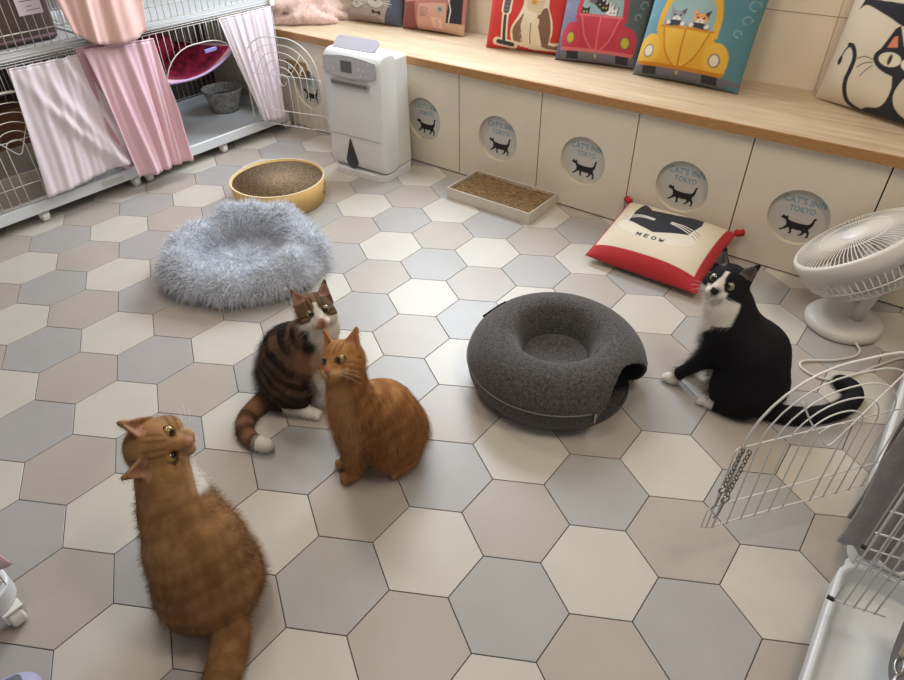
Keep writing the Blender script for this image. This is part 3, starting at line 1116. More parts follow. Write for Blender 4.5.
q.build('scratch_pad', mat('worn_card', '8f7654', .95, noise=(60, .5), stretch=(.5, 3, 1), bump=(120, .8, .006)), T, smooth=False)
q = MB()
for k in range(90):
    x, y = -.20 + .40 * rng.random(), -.1 + .22 * rng.random()
    if k < 45:
        y = .085 + .02 * rng.random()
    a = rng.random() * PI
    M = Matrix.Translation((x, y, .047)) @ Matrix.Rotation(a, 4, 'Z')
    q.box(-.006, .006, -.0012, .0012, 0, .002, M=M)
c = q.build('card_scraps', mat('card_scrap', 'a98d68', .95), T, weld=False)
c['kind'] = 'stuff'

# ================================================================== MEOW CUSHION
Nn = 230
u = np.linspace(0, 1, Nn)
U, V = np.meshgrid(u, u, indexing='ij')
a, b = 2 * U - 1, 2 * V - 1
W, Hh, Tt = .42, .34, .12
prof = ((1 - np.abs(a) ** 3) * (1 - np.abs(b) ** 3)).clip(0) ** .6
x = a * W / 2 * (1 - .03 * (1 - b ** 2))
y = b * Hh / 2 * (1 - .03 * (1 - a ** 2))
wr = .003 * np.sin(8 * U + 3) * np.sin(9 * V + 1) * prof
top = np.stack([x, y, Tt * .54 * prof + wr], -1).reshape(-1, 3)
bot = np.stack([x, y, -Tt * .46 * prof], -1).reshape(-1, 3)
idx = np.arange(Nn * Nn).reshape(Nn, Nn)
fq = np.stack([idx[:-1, :-1], idx[1:, :-1], idx[1:, 1:], idx[:-1, 1:]], -1).reshape(-1, 4)
p = Paint(U, V, 'd9cdb6', soft=.004)
p.poly([(0.04, .12), (.94, .12), (.92, 1), (.04, 1)], 'dccfb7')
p.ell(.45, .52, .36, .20, 'e4dfd4', 0, .5)
nav = '25252c'
p.poly([(.175, .54), (.165, .74), (.19, .945), (.30, .81), (.53, .84), (.73, .965), (.76, .78), (.72, .57), (.585, .52), (.44, .445), (.31, .48)], nav)
for k in range(3):
    p.stroke(spline([(.12, .60 - .035 * (k - 1)), (.24, .655 - .02 * (k - 1)), (.38, .655 - .012 * k)], 4), .0055, 'e4dfd4')
    p.stroke(spline([(.53, .675 - .012 * k), (.66, .655 - .028 * (k - .5)), (.775, .60 - .04 * (k - 1))], 4), .0055, 'e4dfd4')
    p.stroke([(.10, .595 - .035 * (k - 1)), (.15, .615 - .035 * (k - 1))], .003, nav)
    p.stroke([(.745, .615 - .04 * (k - 1)), (.80, .585 - .045 * (k - 1))], .003, nav)
sz = .036


def letter(strokes, ox, oy):
    for st in strokes:
        p.stroke([(ox + s_[0] * sz, oy + s_[1] * sz * 1.2) for s_ in st], .0062, nav)


letter([[(0, 0), (0, 1), (.45, .35), (.9, 1), (.9, 0)]], .330, .335)
letter([[(.8, 0), (0, 0), (0, 1), (.8, 1)], [(0, .5), (.65, .5)]], .400, .340)
letter([[(.45 + .45 * math.cos(t * PI / 8), .5 + .5 * math.sin(t * PI / 8)) for t in range(17)]], .465, .345)
letter([[(0, 1), (.25, 0), (.5, .7), (.75, 0), (1, 1)]], .530, .350)
red = 'b3262b'
p.poly([(-.1, -.1), (1.1, -.1), (1.1, .135), (.94, .135), (.05, .135), (-.1, .135)], red)
p.poly([(.93, .0), (1.1, 0), (1.1, 1.1), (.93, 1.1)], red)
p.poly([(-.1, 0), (.035, 0), (.03, 1.1), (-.1, 1.1)], red)
T = thing('cushion', 'cream cushion with red border, black cat face and the word MEOW, leaning on the cabinets', 'cushion', (-.652, -.192, .0), math.radians(-1))
R_ = (math.radians(14), 0, 0)
o = mesh_object('cover', np.concatenate([top, bot]), np.vstack([fq, fq[:, ::-1] + Nn * Nn]), fabric, T)
botc = np.tile(lin('d2c5ac'), (Nn, Nn, 1)).reshape(Nn, Nn, 3)
edge = np.minimum(np.minimum(U, 1 - U), np.minimum(V, 1 - V)) < .022
botc[edge] = p.C[edge]
set_colors(o, np.concatenate([p.C.reshape(-1, 3), botc.reshape(-1, 3)]))
bm = bmesh.new()
bm.from_mesh(o.data)
bmesh.ops.remove_doubles(bm, verts=bm.verts, dist=1e-5)
bm.to_mesh(o.data)
bm.free()
o.location, o.rotation_euler = (0, 0, .070), R_
red_m = mat('red_cotton', red, .85)
for (sx, sy) in ((1, 1), (-1, 1)):
    q = MB()
    q.tube([(sx * .205, sy * .165, 0), (sx * .214, sy * .174, .004), (sx * .226, sy * .184, .0)], [.012, .010, .013, .004][:3], 8)
    q.box(sx * .212 - .012, sx * .212 + .012, sy * .176 - .005, sy * .176 + .005, -.010, .010)
    q.build('corner_tassel', red_m, T, smooth=True, weld=False, loc=(0, 0, .070), rot=R_)

# ================================================================== FELT TUNNEL BED
felt = mat('charcoal_felt', '484544', .95, noise=(150, .6), bump=(300, .6, .003), sheen=.15)
felt_in = mat('felt_inside', '3a3736', .95, noise=(150, .3))
T = thing('felt_tunnel_bed', 'charcoal felt doughnut shaped cat tunnel bed with a side opening', 'cat tunnel', (-.630, -.980, 0))
ODIR = math.radians(-5)


def felt_shell(z_lo, z_hi, nm, m):
    pr = spline([(.082, .020), (.084, .050), (.092, .090), (.106, .135), (.130, .168), (.165, .176), (.205, .162), (.236, .130), (.249, .092), (.242, .044), (.218, .012), (.18, .003), (.085, .003)], 14)
    n = 288
    q = MB()
    vs, fs = [], []
    for (r, z) in pr:
        for k in range(n):
            a = 2 * PI * k / n
            l = 1 + .008 * math.sin(3 * a + 1)
            vs.append((r * l * math.cos(a), r * l * math.sin(a), z))
    c, s_ = math.cos(ODIR), math.sin(ODIR)
    for i in range(len(pr) - 1):
        for k in range(n):
            f = (i * n + k, i * n + (k + 1) % n, (i + 1) * n + (k + 1) % n, (i + 1) * n + k)
            mx = sum(vs[t][0] for t in f) / 4 * c + sum(vs[t][1] for t in f) / 4 * s_
            mz = sum(vs[t][2] for t in f) / 4
            if not (z_lo <= mz < z_hi):
                continue
            lat = -sum(vs[t][0] for t in f) / 4 * s_ + sum(vs[t][1] for t in f) / 4 * c
            if mx > .110 and mz > .010 and (lat / .126) ** 2 + ((mz - .02) / .140) ** 2 < 1:
                continue
            fs.append(f)
    q.add(vs, fs)
    o = q.build(nm, [m], T, smooth=True)
    bm = bmesh.new()
    bm.from_mesh(o.data)
    bmesh.ops.delete(bm, geom=[v for v in bm.verts if not v.link_faces], context='VERTS')
    bm.to_mesh(o.data)
    bm.free()
    md = o.modifiers.new('solid', 'SOLIDIFY')
    md.thickness = .005
    md.offset = -1
    return o


felt_shell(-1, 2, 'felt_shell', felt)
q = MB().lathe([(.0002, .080), (.06, .083), (.089, .094), (.092, .082), (.0002, .074)], 60)
q.build('hollow_floor', felt, T, smooth=True)
q = MB()
zr = []
for k in range(150):
    a = ODIR + math.radians(31) + 2 * PI * k / 150 * (298 / 360)
    l = 1 + .008 * math.sin(3 * a + 1)
    zr.append((.2490 * l * math.cos(a), .2490 * l * math.sin(a), .090))
q.tube(zr, .0028, 6)
zp = q.build('zipper', mat('dark_zip', '6a6765', .5), T, smooth=True)
q = MB()
a = ODIR - math.radians(31.5)
M = Matrix.Translation((.2505 * math.cos(a), .2505 * math.sin(a), .086)) @ Matrix.Rotation(a, 4, 'Z')
q.box(0, .004, -.004, .004, -.004, .008, M=M)
q.box(.002, .0035, -.0025, .0025, -.026, -.003, M=M)
q.build('zip_pull', mat('steel', 'a9a9a6', .3, 1.0), zp, bevel=.0006, weld=False)
q = MB()
M = Matrix.Translation((-.215, .012, .1512)) @ Matrix.Rotation(math.radians(-4), 4, 'Z') @ Matrix.Rotation(math.radians(-44), 4, 'Y')
q.poly([(-.020, -.040), (-.004, -.030), (.006, -.012), (.014, .010), (.020, .030), (.004, .022), (-.004, .034), (-.012, .012), (-.022, -.008), (-.014, -.020)], -.006, .0030, M=M)
q.build('torn_hole', mat('torn_dark', '0d0c0c', 1.0), T)

# ================================================================== FAN
T = thing('floor_fan', 'white tilted floor fan on a round base beside the cabinets', 'fan', (-.022, -.212, 0))
fan_w = mat('fan_white_plastic', 'd8d4cc', .4)
q = MB().lathe([(.0002, .0), (.105, .0), (.112, .006), (.112, .022), (.104, .034), (.06, .040), (.0002, .041)], 56)
q.build('base', fan_w, T, smooth=True)
nrm = Vector((-.60, -.03, .79)).normalized()
HC = Vector((-.028, .005, .258))
rot = nrm.to_track_quat('Z', 'Y').to_matrix().to_4x4()
MH = Matrix.Translation(HC) @ rot
q = MB()
q.tube([(.030, .0, .035), (.036, .004, .08), (.045, .008, .125), (.050, .010, .175)], [.020, .018, .018, .020], 10)
q.build('neck', fan_w, T, smooth=True)


def headpart(q, nm, m, **k):
    o = q.build(nm, m, T, **k)
    o.matrix_local = MH
    return o


FR = .178
q = MB().lathe([(FR - .004, -.012), (FR, -.012), (FR + .002, .040), (FR - .006, .048), (FR - .012, .046), (FR - .006, .036)], 72, closed=True)
headpart(q, 'housing_band', fan_w, smooth=True)
q = MB()
for k in range(84):
    a = 2 * PI * k / 84
    pts = [(.040, .060), (.09, .060), (.14, .055), (FR - .008, .044)]
    q.tube([(r * math.cos(a + .10 * (r - .04) / .14), r * math.sin(a + .10 * (r - .04) / .14), z) for r, z in pts], .0017, 4)
for r, z in ((.095, .0595), (FR - .008, .045)):
    q.tube([(r * math.cos(2 * PI * k / 60), r * math.sin(2 * PI * k / 60), z) for k in range(60)], .0022, 5, closed=True)
headpart(q, 'front_grille', fan_w, weld=False)
q = MB().lathe([(.0002, .068), (.036, .067), (.043, .060), (.043, .052), (.0002, .052)], 40)
headpart(q, 'hub_cap', mat('fan_cap_white', 'e2dfda', .35), smooth=True)
q = MB()
for k in range(60):
    a = 2 * PI * k / 60
    pts = [(FR - .003, -.010), (FR - .010, -.045), (FR - .035, -.085), (.09, -.100), (.05, -.102)]
    q.tube([(r * math.cos(a), r * math.sin(a), z) for r, z in pts], .0024, 4)
for r, z in ((FR - .012, -.052), (FR - .045, -.091)):
    q.tube([(r * math.cos(2 * PI * k / 60), r * math.sin(2 * PI * k / 60), z) for k in range(60)], .0022, 5, closed=True)
headpart(q, 'rear_grille', fan_w, weld=False)
q = MB().lathe([(.0002, -.105), (.062, -.105), (.066, -.09), (.050, -.03), (.030, .02), (.0002, .02)], 36)
headpart(q, 'motor', fan_w, smooth=True)
for k in range(5):
    q = MB()
    Pb = np.zeros((10, 8, 3))
    for i in range(10):
        for j in range(8):
            r = .035 + .115 * i / 9
            a = 2 * PI * k / 5 + (-.38 + .76 * j / 7) * (.7 + .5 * i / 9) + .35 * i / 9
            Pb[i, j] = (r * math.cos(a), r * math.sin(a), .010 + .030 * (j / 7 - .5))
    q.grid(Pb)
    headpart(q, 'blade', mat('fan_blade_white', 'cdcac6', .4), smooth=True, solid=.002)
q = MB()
cord = spline([(.055, -.092, .014), (.075, -.115, .005), (.066, -.155, .0045), (.02, -.21, .0045), (-.045, -.262, .0045), (-.048, -.296, .0045), (-.005, -.315, .0045), (.05, -.30, .0045),
               (.09, -.235, .0045), (.145, -.135, .0045), (.19, -.07, .0045), (.30, .02, .0045), (.5, .08, .0045)], 8)
q.tube(cord, .0040, 8)
q.build('power_cord', fan_w, T, smooth=True)

# ================================================================== CAGES
wire = mat('white_wire', 'dcdad5', .4)
tray_m = mat('white_tray', 'd9dde0', .35)
clip_m = mat('white_clip', 'e2e2dc', .45)
CL, CDp = .89, .62          # length, depth
ZT, ZR, ZM, ZTOP = .095, .592, .640, 1.16
O0, O1 = .23, .65           # door opening along the length
RW = .0017


def arch_pts(i, z0=.105):
    """wire number i of the arched door: up one leg, over, and down"""
    d = .034 * i
    x0, x1, zt = .0 + d, .41 - d, .515 - .033 * i
    r = min(.17 - .022 * i, (x1 - x0) / 2 - .004)
    zs = zt - r * .92
    pts = [(x0, z0), (x0, zs)]
    for k in range(1, 9):
        a = PI - PI / 2 * k / 8
        pts.append((x0 + r + r * math.cos(a), zs + r * .92 * math.sin(a)))
    for k in range(0, 9):
        a = PI / 2 - PI / 2 * k / 8
        pts.append((x1 - r + r * math.cos(a), zs + r * .92 * math.sin(a)))
    pts += [(x1, z0)]
    return pts


def arch_height(x):
    """top of the outer arch above x (0 .. .41)"""
    p = arch_pts(0)
    best = 0
    for (a, b) in zip(p[:-1], p[1:]):
        if min(a[0], b[0]) - 1e-6 <= x <= max(a[0], b[0]) + 1e-6 and abs(a[0] - b[0]) > 1e-6:
            t = (x - a[0]) / (b[0] - a[0])
            best = max(best, a[1] + t * (b[1] - a[1]))
    return best


def make_door(parent, loc, rot, flip=1, chains=False):
    q = MB()
    mx = lambda x: .41 - x
    for i in range(6):
        q.tube([(x, 0, z) for x, z in arch_pts(i)], .0026 if i == 0 else RW, 6)
    for z in (.105, .177, .345):
        q.tube([(-.004, -.0035, z), (.418, -.0035, z)], RW * 1.05, 6)
    q.tube([(mx(x), .004, z) for x, z in ((.09, .444), (.13, .384), (.195, .302), (.205, .294), (.217, .300), (.312, .466))], RW, 6)
    q.tube([(mx(x), -.0035, z) for x, z in ((-.008, .105), (-.026, .113), (-.026, .168), (-.008, .177))], RW, 6)
    q.tube([(mx(x), -.0035, z) for x, z in ((-.008, .345), (-.012, .335), (-.012, .11))], RW, 6)
    d = q.build('door', wire, parent, smooth=True, weld=False, loc=loc, rot=(0, 0, rot))
    if chains:
        st = mat('chain_steel', '8d8a84', .35, 1.0)
        for (x, z0, nl) in ((-.006, .350, 9), (.012, .338, 11)):
            c = MB()
            z = z0
            for k in range(nl):
                ring = []
                for t in range(10):
                    a = 2 * PI * t / 10
                    lx, lz = .0042 * math.cos(a), .0075 * math.sin(a)
                    ring.append((mx(x + (lx if k % 2 else 0) - .0012 * k), .006 + (0 if k % 2 else lx), z + lz))
                c.tube(ring, .0013, 5, closed=True)
                z -= .0115
            x2 = mx(x - .0012 * nl)
            c.tube([(x2 + .009 * math.cos(2 * PI * t / 14), .006, z - .006 + .009 * math.sin(2 * PI * t / 14)) for t in range(14)], .0020, 6, closed=True)
            c.tube([(x2, .006, z - .014), (x2 + .003, .006, z - .05), (x2 + .012, .005, z - .062)], .0014, 5)
            c.build('chain', st, d, smooth=True, weld=False)
    return d


def caster(parent, x, y):
    q = MB()
    M = Matrix.Translation((x, y, .021)) @ Matrix.Rotation(PI / 2, 4, 'X')
    q.lathe([(.0002, -.014), (.017, -.014), (.021, -.010), (.021, .010), (.017, .014), (.0002, .014)], 24, M=M)
    q.box(x - .010, x + .010, y - .019, y - .0145, .018, .047)
    q.box(x - .010, x + .010, y + .0145, y + .019, .018, .047)
    q.box(x - .012, x + .012, y - .019, y + .019, .043, .048)
    return q.build('caster', clip_m, parent, smooth=False, weld=False)


def wire_wall(q, axis, c, a0, a1, z0, z1, step=.031, skip=None, hz=()):
    n = int(round((a1 - a0) / step))
    for k in range(n + 1):
        a = a0 + (a1 - a0) * k / n
        zb = z0
        if skip:
            zb = skip(a)
            if zb is None:
                zb = z0
        pt = lambda a_, z_: (c, a_, z_) if axis == 'x' else (a_, c, z_)
        q.tube([pt(a, zb), pt(a, z1)], RW * .9, 5)
    for z in hz:
        pt = lambda a_, z_: (c - .003, a_, z_) if axis == 'x' else (a_, c - .003, z_)
        q.tube([pt(a0, z), pt(a1, z)], RW * 1.3, 5)


def make_cage(name, label, loc, rotz, door='open', door_rot=0.0, hinge='far', door_dy=0.0, caster_out=0.0, group='wire cages on casters', upper=True, chains=False, front=True, full=True):
    """two storey wire cage; local +x is its front, y runs along the front"""
    t = thing(name, label, 'cage', loc, rotz, group)
    # bottom tray
    q = MB()
    out = round_rect(-CDp, 0.0, 0.0, CL, .05, 5)
    inn = round_rect(-CDp + .012, -.012, .012, CL - .012, .042, 5)
    inb = round_rect(-CDp + .022, -.022, .022, CL - .022, .036, 5)
    n = len(out)
    vs = [(x, y, .048) for x, y in out] + [(x, y, ZT) for x, y in out] + [(x, y, ZT) for x, y in inn] + [(x, y, .058) for x, y in inb]
    fs = []
    for l in range(3):
        fs += [(l * n + k, l * n + (k + 1) % n, (l + 1) * n + (k + 1) % n, (l + 1) * n + k) for k in range(n)]
    fs += [tuple(range(n))[::-1], tuple(range(3 * n, 4 * n))]
    q.add(vs, fs)
    q.build('bottom_tray', tray_m, t, bevel=.004, bseg=2)
    for x in (-.03, -CDp + .05):
        for y in (.03, CL / 2, CL - .03):
            caster(t, x + (caster_out if x > -.1 else 0), y)

    def skip(a):
        if O0 - .002 <= a <= O1 + .002:
            return arch_height(min(.41, max(0, (a - O0) / (O1 - O0) * .41)))
        return None
    if front:
        q = MB()
        wire_wall(q, 'x', -.010, .02, CL - .02, ZT, ZR, skip=skip, hz=(ZR,))
        for (a0, a1) in ((.02, O0), (O1, CL - .02)):
            for z in (.105, .345):
                q.tube([(-.013, a0, z), (-.013, a1, z)], RW, 5)
        q.tube([(-.010, O0 + x / .41 * (O1 - O0), z) for x, z in arch_pts(0, ZT)], .0026, 6)
        q.build('front_panel', wire, t, smooth=True, weld=False)
        if door == 'open':
            hy = O1 if hinge == 'far' else O0
            make_door(t, (-.004, hy + door_dy, 0), door_rot, chains=chains)
        elif door == 'closed':
            make_door(t, (.004, O1 - .004, 0), -PI / 2)
    if full:
        q = MB()
        wire_wall(q, 'x', -CDp + .012, .02, CL - .02, ZT, ZR, hz=(.105, .345, ZR))
        q.build('back_panel', wire, t, smooth=True, weld=False)
    for y in (.012, CL - .012):
        q = MB()
        wire_wall(q, 'y', y, -CDp + .02, -.02, ZT, ZR, hz=(.105, .345, ZR))
        q.build('side_panel', wire, t, smooth=True, weld=False)
    if upper:
        q = MB()
        q.box(-CDp + .004, -.024, .006, CL - .006, ZR + .016, ZR + .024)
        q.box(-.026, -.018, .006, CL - .006, ZR + .012, ZR + .040)
        q.box(-CDp + .004, -CDp + .010, .006, CL - .006, ZR + .012, ZR + .040)
        q.build('upper_tray', tray_m, t, bevel=.002, weld=False)
        q = MB()
        for z in (ZR + .010, ZR + .020, ZR + .030):
            q.tube([(-.008, .03, z), (-.008, CL - .03, z)], RW, 5)
        wire_wall(q, 'x', -.010, .02, CL - .02, ZM, ZTOP, hz=(ZM, ZM + .052, .90, ZTOP))
        q.build('upper_front_panel', wire, t, smooth=True, weld=False)
        q = MB()
        wire_wall(q, 'x', -CDp + .012, .02, CL - .02, ZM, ZTOP, hz=(ZM, .90, ZTOP))
        q.build('upper_back_panel', wire, t, smooth=True, weld=False)
        for y in (.012, CL - .012):
            q = MB()
            wire_wall(q, 'y', y, -CDp + .02, -.02, ZM, ZTOP, hz=(ZM, .90, ZTOP))
            q.build('upper_side_panel', wire, t, smooth=True, weld=False)
        for y in (.018, CL - .018):
            for x in (-.016, -CDp + .016):
                q = MB().box(x - .018, x + .018, y - .016, y + .016, ZR + .004, ZR + .046)
                q.build('corner_joint', clip_m, t, bevel=.004)
    return t


cA = make_cage('wire_cage', 'white wire cage with arched door shut, at the left edge of the photo', (-2.785, -1.818, 0), 0, door='closed')
cB = make_cage('wire_cage', 'white wire cage with arched door swung open, hammock inside, next to the bench', (-2.785, -.922, 0), 0, door='open', door_rot=math.radians(14.9))
# label plate moulded on the tray front
q = MB().box(0, .0012, .70, .80, .060, .080)
q.build('tray_plate', mat('plate_grey', 'c3c6c9', .5), cA)
cC = make_cage('wire_cage', 'white wire cage on the right whose arched door with chains swings over the tiles', (.168, -.288, 0), PI, door='open', door_rot=math.radians(53.3), hinge='far', door_dy=.031, chains=True, upper=False, full=False)
cD = make_cage('wire_cage', 'white wire cage with empty tray, cut off by the lower right corner of the photo', (.160, -1.192, 0), PI, door='none', upper=False, front=False, full=False)
q = MB()
for (y0, x0, nn, z0, zt) in ((.160, -.002, 5, .14, .62), (.098, -.014, 5, .235, .62)):
    for k in range(nn):
        q.tube([(x0 - .016 * k, y0 - .004 * k, z0), (x0 - .016 * k, y0 - .004 * k, zt)], RW, 6)
    q.tube([(x0 + .004, y0, z0 + .004), (x0 - .016 * nn, y0 - .004 * nn, z0 + .004)], RW, 6)
    q.tube([(x0 + .004, y0, .345), (x0 - .016 * nn, y0 - .004 * nn, .345)], RW, 6)
q.build('folded_door', wire, cD, smooth=True, weld=False)
for (y0, x0, z0) in ((.160, .002, .144), (.098, -.010, .239)):
    q = MB()
    q.tube([(x0 - .004, y0, z0), (x0 + .008, y0, z0)], .0042, 8)
    q.build('rubber_tip', mat('rubber_black', '17181a', .6), cD)
cE = make_cage('wire_cage', 'corner of a white wire cage on a caster, peeking in at the lower left edge', (-1.118, -2.238 - CL, 0), 0, door='none', upper=False, front=False, full=False, caster_out=.024)
# ================================================================== CURTAINS
satin = mat('pale_pink_satin', 'e3bcc6', .42, sheen=.3, noise=(5, .05))
satin_l = mat('white_pink_satin', 'e8dbe3', .40, sheen=.3, noise=(4, .06))
peach = mat('peach_cotton', 'deb6ae', .6, sheen=.3, noise=(4, .06))
mauve = mat('mauve_cotton', 'cfa3b3', .65, sheen=.3, noise=(5, .06))


def curtain(name, label, top, bot, m, pleats=9, amp=.012, nrm=(1, 0, 0), group='pink curtains hung on the cages', nu=110, nv=36, gather=.3, seed=0, sag=.0, hem=None, drift=0.0, extra=None):
    tp, bp = np.array(spline(top, 12)), np.array(spline(bot, 12))

    def along(p, t):
        d = np.r_[0, np.cumsum(np.linalg.norm(np.diff(p, axis=0), axis=1))]
        d /= d[-1]
        return np.stack([np.interp(t, d, p[:, i]) for i in range(3)], -1)
    t = np.linspace(0, 1, nu)
    A, B = along(tp, t), along(bp, t)
    nr = np.array(nrm, float)
    P = np.zeros((nu, nv, 3))
    for j in range(nv):
        s = j / (nv - 1)
        w = A * (1 - s) + B * s
        ph = 2 * PI * pleats * t + seed + 1.3 * np.sin(2.1 * s + 5 * t + seed) + drift * s
        k = gather + (1 - gather) * min(1, s * 2.2)
        d = amp * k * (np.sin(ph) + .45 * np.sin(2.3 * ph + 1.1 + 2 * s)) + amp * .8 * s * np.sin(3.1 * t * 2 * PI / 2 + 4 * s + seed)
        if extra:
            d = d + extra(t, s)
        P[:, j] = w + nr * (d + amp * 1.6)[:, None]
        P[:, j, 2] -= sag * math.sin(PI * s) * np.sin(PI * t)
    q = MB()
    q.grid(P)
    o = q.build(name, m, None, smooth=True, solid=.0016, weld=False)
    # a hem roll along the top where the cloth is gathered on its wire
    hm = MB()
    hm.tube([tuple(P[i, 0]) for i in range(nu)], .0035, 6)
    hm.build('top_hem', m, o, smooth=True)
    tag(o, label, 'curtain', group)
    return o


folds = lambda t, s: .020 * np.exp(-((t - .30 - .55 * s) / .07) ** 2) * min(1, 2.2 * s) + .018 * np.exp(-((t - .05 - .75 * s) / .06) ** 2) * min(1, 2 * s) + .012 * np.exp(-((t - .62 - .4 * s) / .06) ** 2)
curtain('curtain', 'white pink satin curtain over the left cage, its lower corner pulled askew', [(-2.770, -1.300, .590), (-2.768, -1.15, .588), (-2.766, -.985, .590)],
        [(-2.758, -1.352, .112), (-2.752, -1.25, .118), (-2.752, -1.10, .135), (-2.752, -.935, .150)], satin_l, pleats=5, amp=.0035, gather=1.0, seed=2, extra=folds)
curtain('curtain', 'pleated pink satin curtain hanging across the gap between the two left cages', [(-2.746, -1.030, .605), (-2.744, -.9, .600), (-2.746, -.735, .590)],
        [(-2.722, -.985, .075), (-2.716, -.86, .072), (-2.720, -.716, .074)], satin, pleats=4, amp=.011, seed=.6, drift=1.5)
curtain('curtain', 'mauve curtain strip folded behind the pleated pink curtain', [(-2.765, -1.05, .612), (-2.763, -.93, .610)],
        [(-2.757, -1.02, .12), (-2.757, -.90, .10)], mauve, pleats=2, amp=.006, seed=1.6)
curtain('curtain', 'peach pink upper curtain gathered to a rounded end above the pleated curtain', [(-2.745, -1.12, 1.10), (-2.743, -.95, 1.10), (-2.745, -.70, 1.10)],
        [(-2.735, -1.055, .675), (-2.705, -.99, .628), (-2.695, -.92, .612), (-2.700, -.84, .615), (-2.720, -.758, .625)], peach, pleats=2.5, amp=.009, seed=3.1, gather=.6)
curtain('curtain', 'pale pink satin curtain on the right end of the open cage, cut diagonally', [(-2.770, -.385, .600), (-2.770, -.25, .600), (-2.768, -.085, .602)],
        [(-2.755, -.255, .105), (-2.75, -.19, .095), (-2.752, -.110, .085)], satin_l, pleats=5, amp=.006, seed=4.4, drift=1.6)
curtain('curtain', 'tip of a pink curtain on the cage at the lower left edge', [(-1.144, -2.50, .60), (-1.122, -2.30, .60)],
        [(-1.120, -2.42, .21), (-1.085, -2.225, .205)], satin, pleats=3, amp=.008, seed=2.2)

# ================================================================== THINGS IN THE CAGES
# hammock with a floral lining
T = thing('cage_hammock', 'pink cloth hammock with magenta floral lining slung inside the open cage', 'hammock', (-2.80, -.70, .30))
n1, n2 = 26, 20
Ph = np.zeros((n1, n2, 3))
c00, c10, c01, c11 = np.array([0.0, .015, .085]), np.array([0.0, .42, .165]), np.array([-.34, -.02, .22]), np.array([-.30, .30, .165])
for i in range(n1):
    for j in range(n2):
        a, b = i / (n1 - 1), j / (n2 - 1)
        w_ = (c00 * (1 - a) + c10 * a) * (1 - b) + (c01 * (1 - a) + c11 * a) * b
        w_ = w_ + np.array([0, 0, -.040 * math.sin(PI * a) - .06 * math.sin(PI * b) * math.sin(PI * a)])
        Ph[i, j] = w_
q = MB()
q.grid(Ph)
hm = q.build('cloth', mat('hammock_pink', 'd9b2b4', .7), T, smooth=True, solid=.003)
fl_m = mat('magenta_floral', '9c1f4a', .85, noise=(34, .75))
Pf = Ph.copy()
Pf[:, :, 2] += .006
Pf = Pf[1:-1, 2:]
q = MB()
q.grid(Pf)
q.build('floral_lining', fl_m, T, smooth=True, solid=.003)
q = MB()
q.tube([tuple(p) for p in Ph[:, 0]], .006, 6)
q.build('lilac_edging', mat('lilac_binding', 'b79bc8', .6), T, smooth=True)
q = MB().box(.004, .014, .235, .300, .160, .176)
q.build('lilac_clip', mat('lilac_plastic', '8f8fd0', .4), T, bevel=.003, rot=(math.radians(2), 0, 0))
q = MB()
q.tube([(.0, .015, .085), (.004, .008, .05), (.006, .012, .02), (.002, .02, .0)], .004, 6)
q.build('hook', wire, T, smooth=True)
# magenta cushion
sd = SDF((-3.25, -.82, .36), (-2.83, -.40, .62), .008)
sd.ell((-3.02, -.62, .475), (.13, .13, .06), np.array(Matrix.Rotation(.5, 3, 'Y')), .02)
sd.ell((-3.05, -.60, .50), (.10, .10, .06), None, .03)
V, Fq = sd.mesh()
o = mesh_object('floral_blanket', V, Fq, fl_m)
tag(o, 'magenta floral blanket bunched on the hammock in the open cage', 'blanket')
# wicker basket
T = thing('wicker_basket', 'pale grey wicker bowl on the tray at the back of the open cage', 'basket', (-3.17, -.175, .0585))
q = MB().lathe([(.070, .0), (.085, .05), (.102, .105), (.110, .118), (.104, .118), (.096, .105), (.078, .05), (.064, .008), (.0002, .008), (.0002, .0)], 40)
q.build('basket', mat('grey_wicker', 'aaa8a3', .9, noise=(70, .4), bump=(90, 1, .01)), T, smooth=True)
q = MB().lathe([(.0002, .070), (.085, .074), (.080, .06), (.0002, .05)], 30)
q.build('liner', mat('basket_liner', '6e6c70', .9), T, smooth=True)
# litter box and brown box in the left cage
T = thing('litter_box', 'grey beige litter box on the tray of the left cage', 'litter box', (-3.05, -1.30, .0585))
q = MB()
o1, i1 = round_rect(-.17, .15, -.20, .22, .04, 4), round_rect(-.155, .135, -.185, .205, .035, 4)
b1 = round_rect(-.15, .13, -.18, .20, .035, 4)
n = len(o1)
vs = [(x, y, 0) for x, y in b1] + [(x, y, .12) for x, y in o1] + [(x, y, .12) for x, y in i1] + [(x * .97, y * .97, .01) for x, y in b1]
fs = []
for l in range(3):
    fs += [(l * n + k, l * n + (k + 1) % n, (l + 1) * n + (k + 1) % n, (l + 1) * n + k) for k in range(n)]
fs += [tuple(range(n))[::-1], tuple(range(3 * n, 4 * n))]
q.add(vs, fs)
q.build('box', mat('litter_grey', 'b3a79c', .5), T, smooth=False, bevel=.003)
T = thing('brown_box', 'brown cardboard box at the back of the left cage behind the litter box', 'box', (-3.31, -1.30, .0585))
q = MB().box(-.055, .05, -.21, .24, 0, .26)
q.build('carton', mat('brown_carton', '8a5a3c', .8, noise=(5, .1)), T, bevel=.002)
q = MB().box(.0505, .0515, -.02, .03, 0.01, .25)
q.build('tape', mat('packing_tape', 'a5805c', .3), T)
# dark cloth house on the upper floor of the left cage
T = thing('cloth_cat_house', 'dark brown cloth cat house on the upper floor of the left cage', 'cat house', (-3.14, -1.36, .6165))
q = MB()
q.box(-.19, .19, -.40, .36, 0, .30)
q.build('cloth_shell', mat('dark_brown_cloth', '5f4f4b', .9, noise=(6, .15), bump=(30, .5, .01)), T, bevel=.02, bseg=3)
q = MB()
for z in (.02, .29):
    q.tube([(.192, -.38, z), (.192, .34, z)], .006, 6)
q.build('piping', mat('plum_piping', '7a6068', .8), T, smooth=True, weld=False)
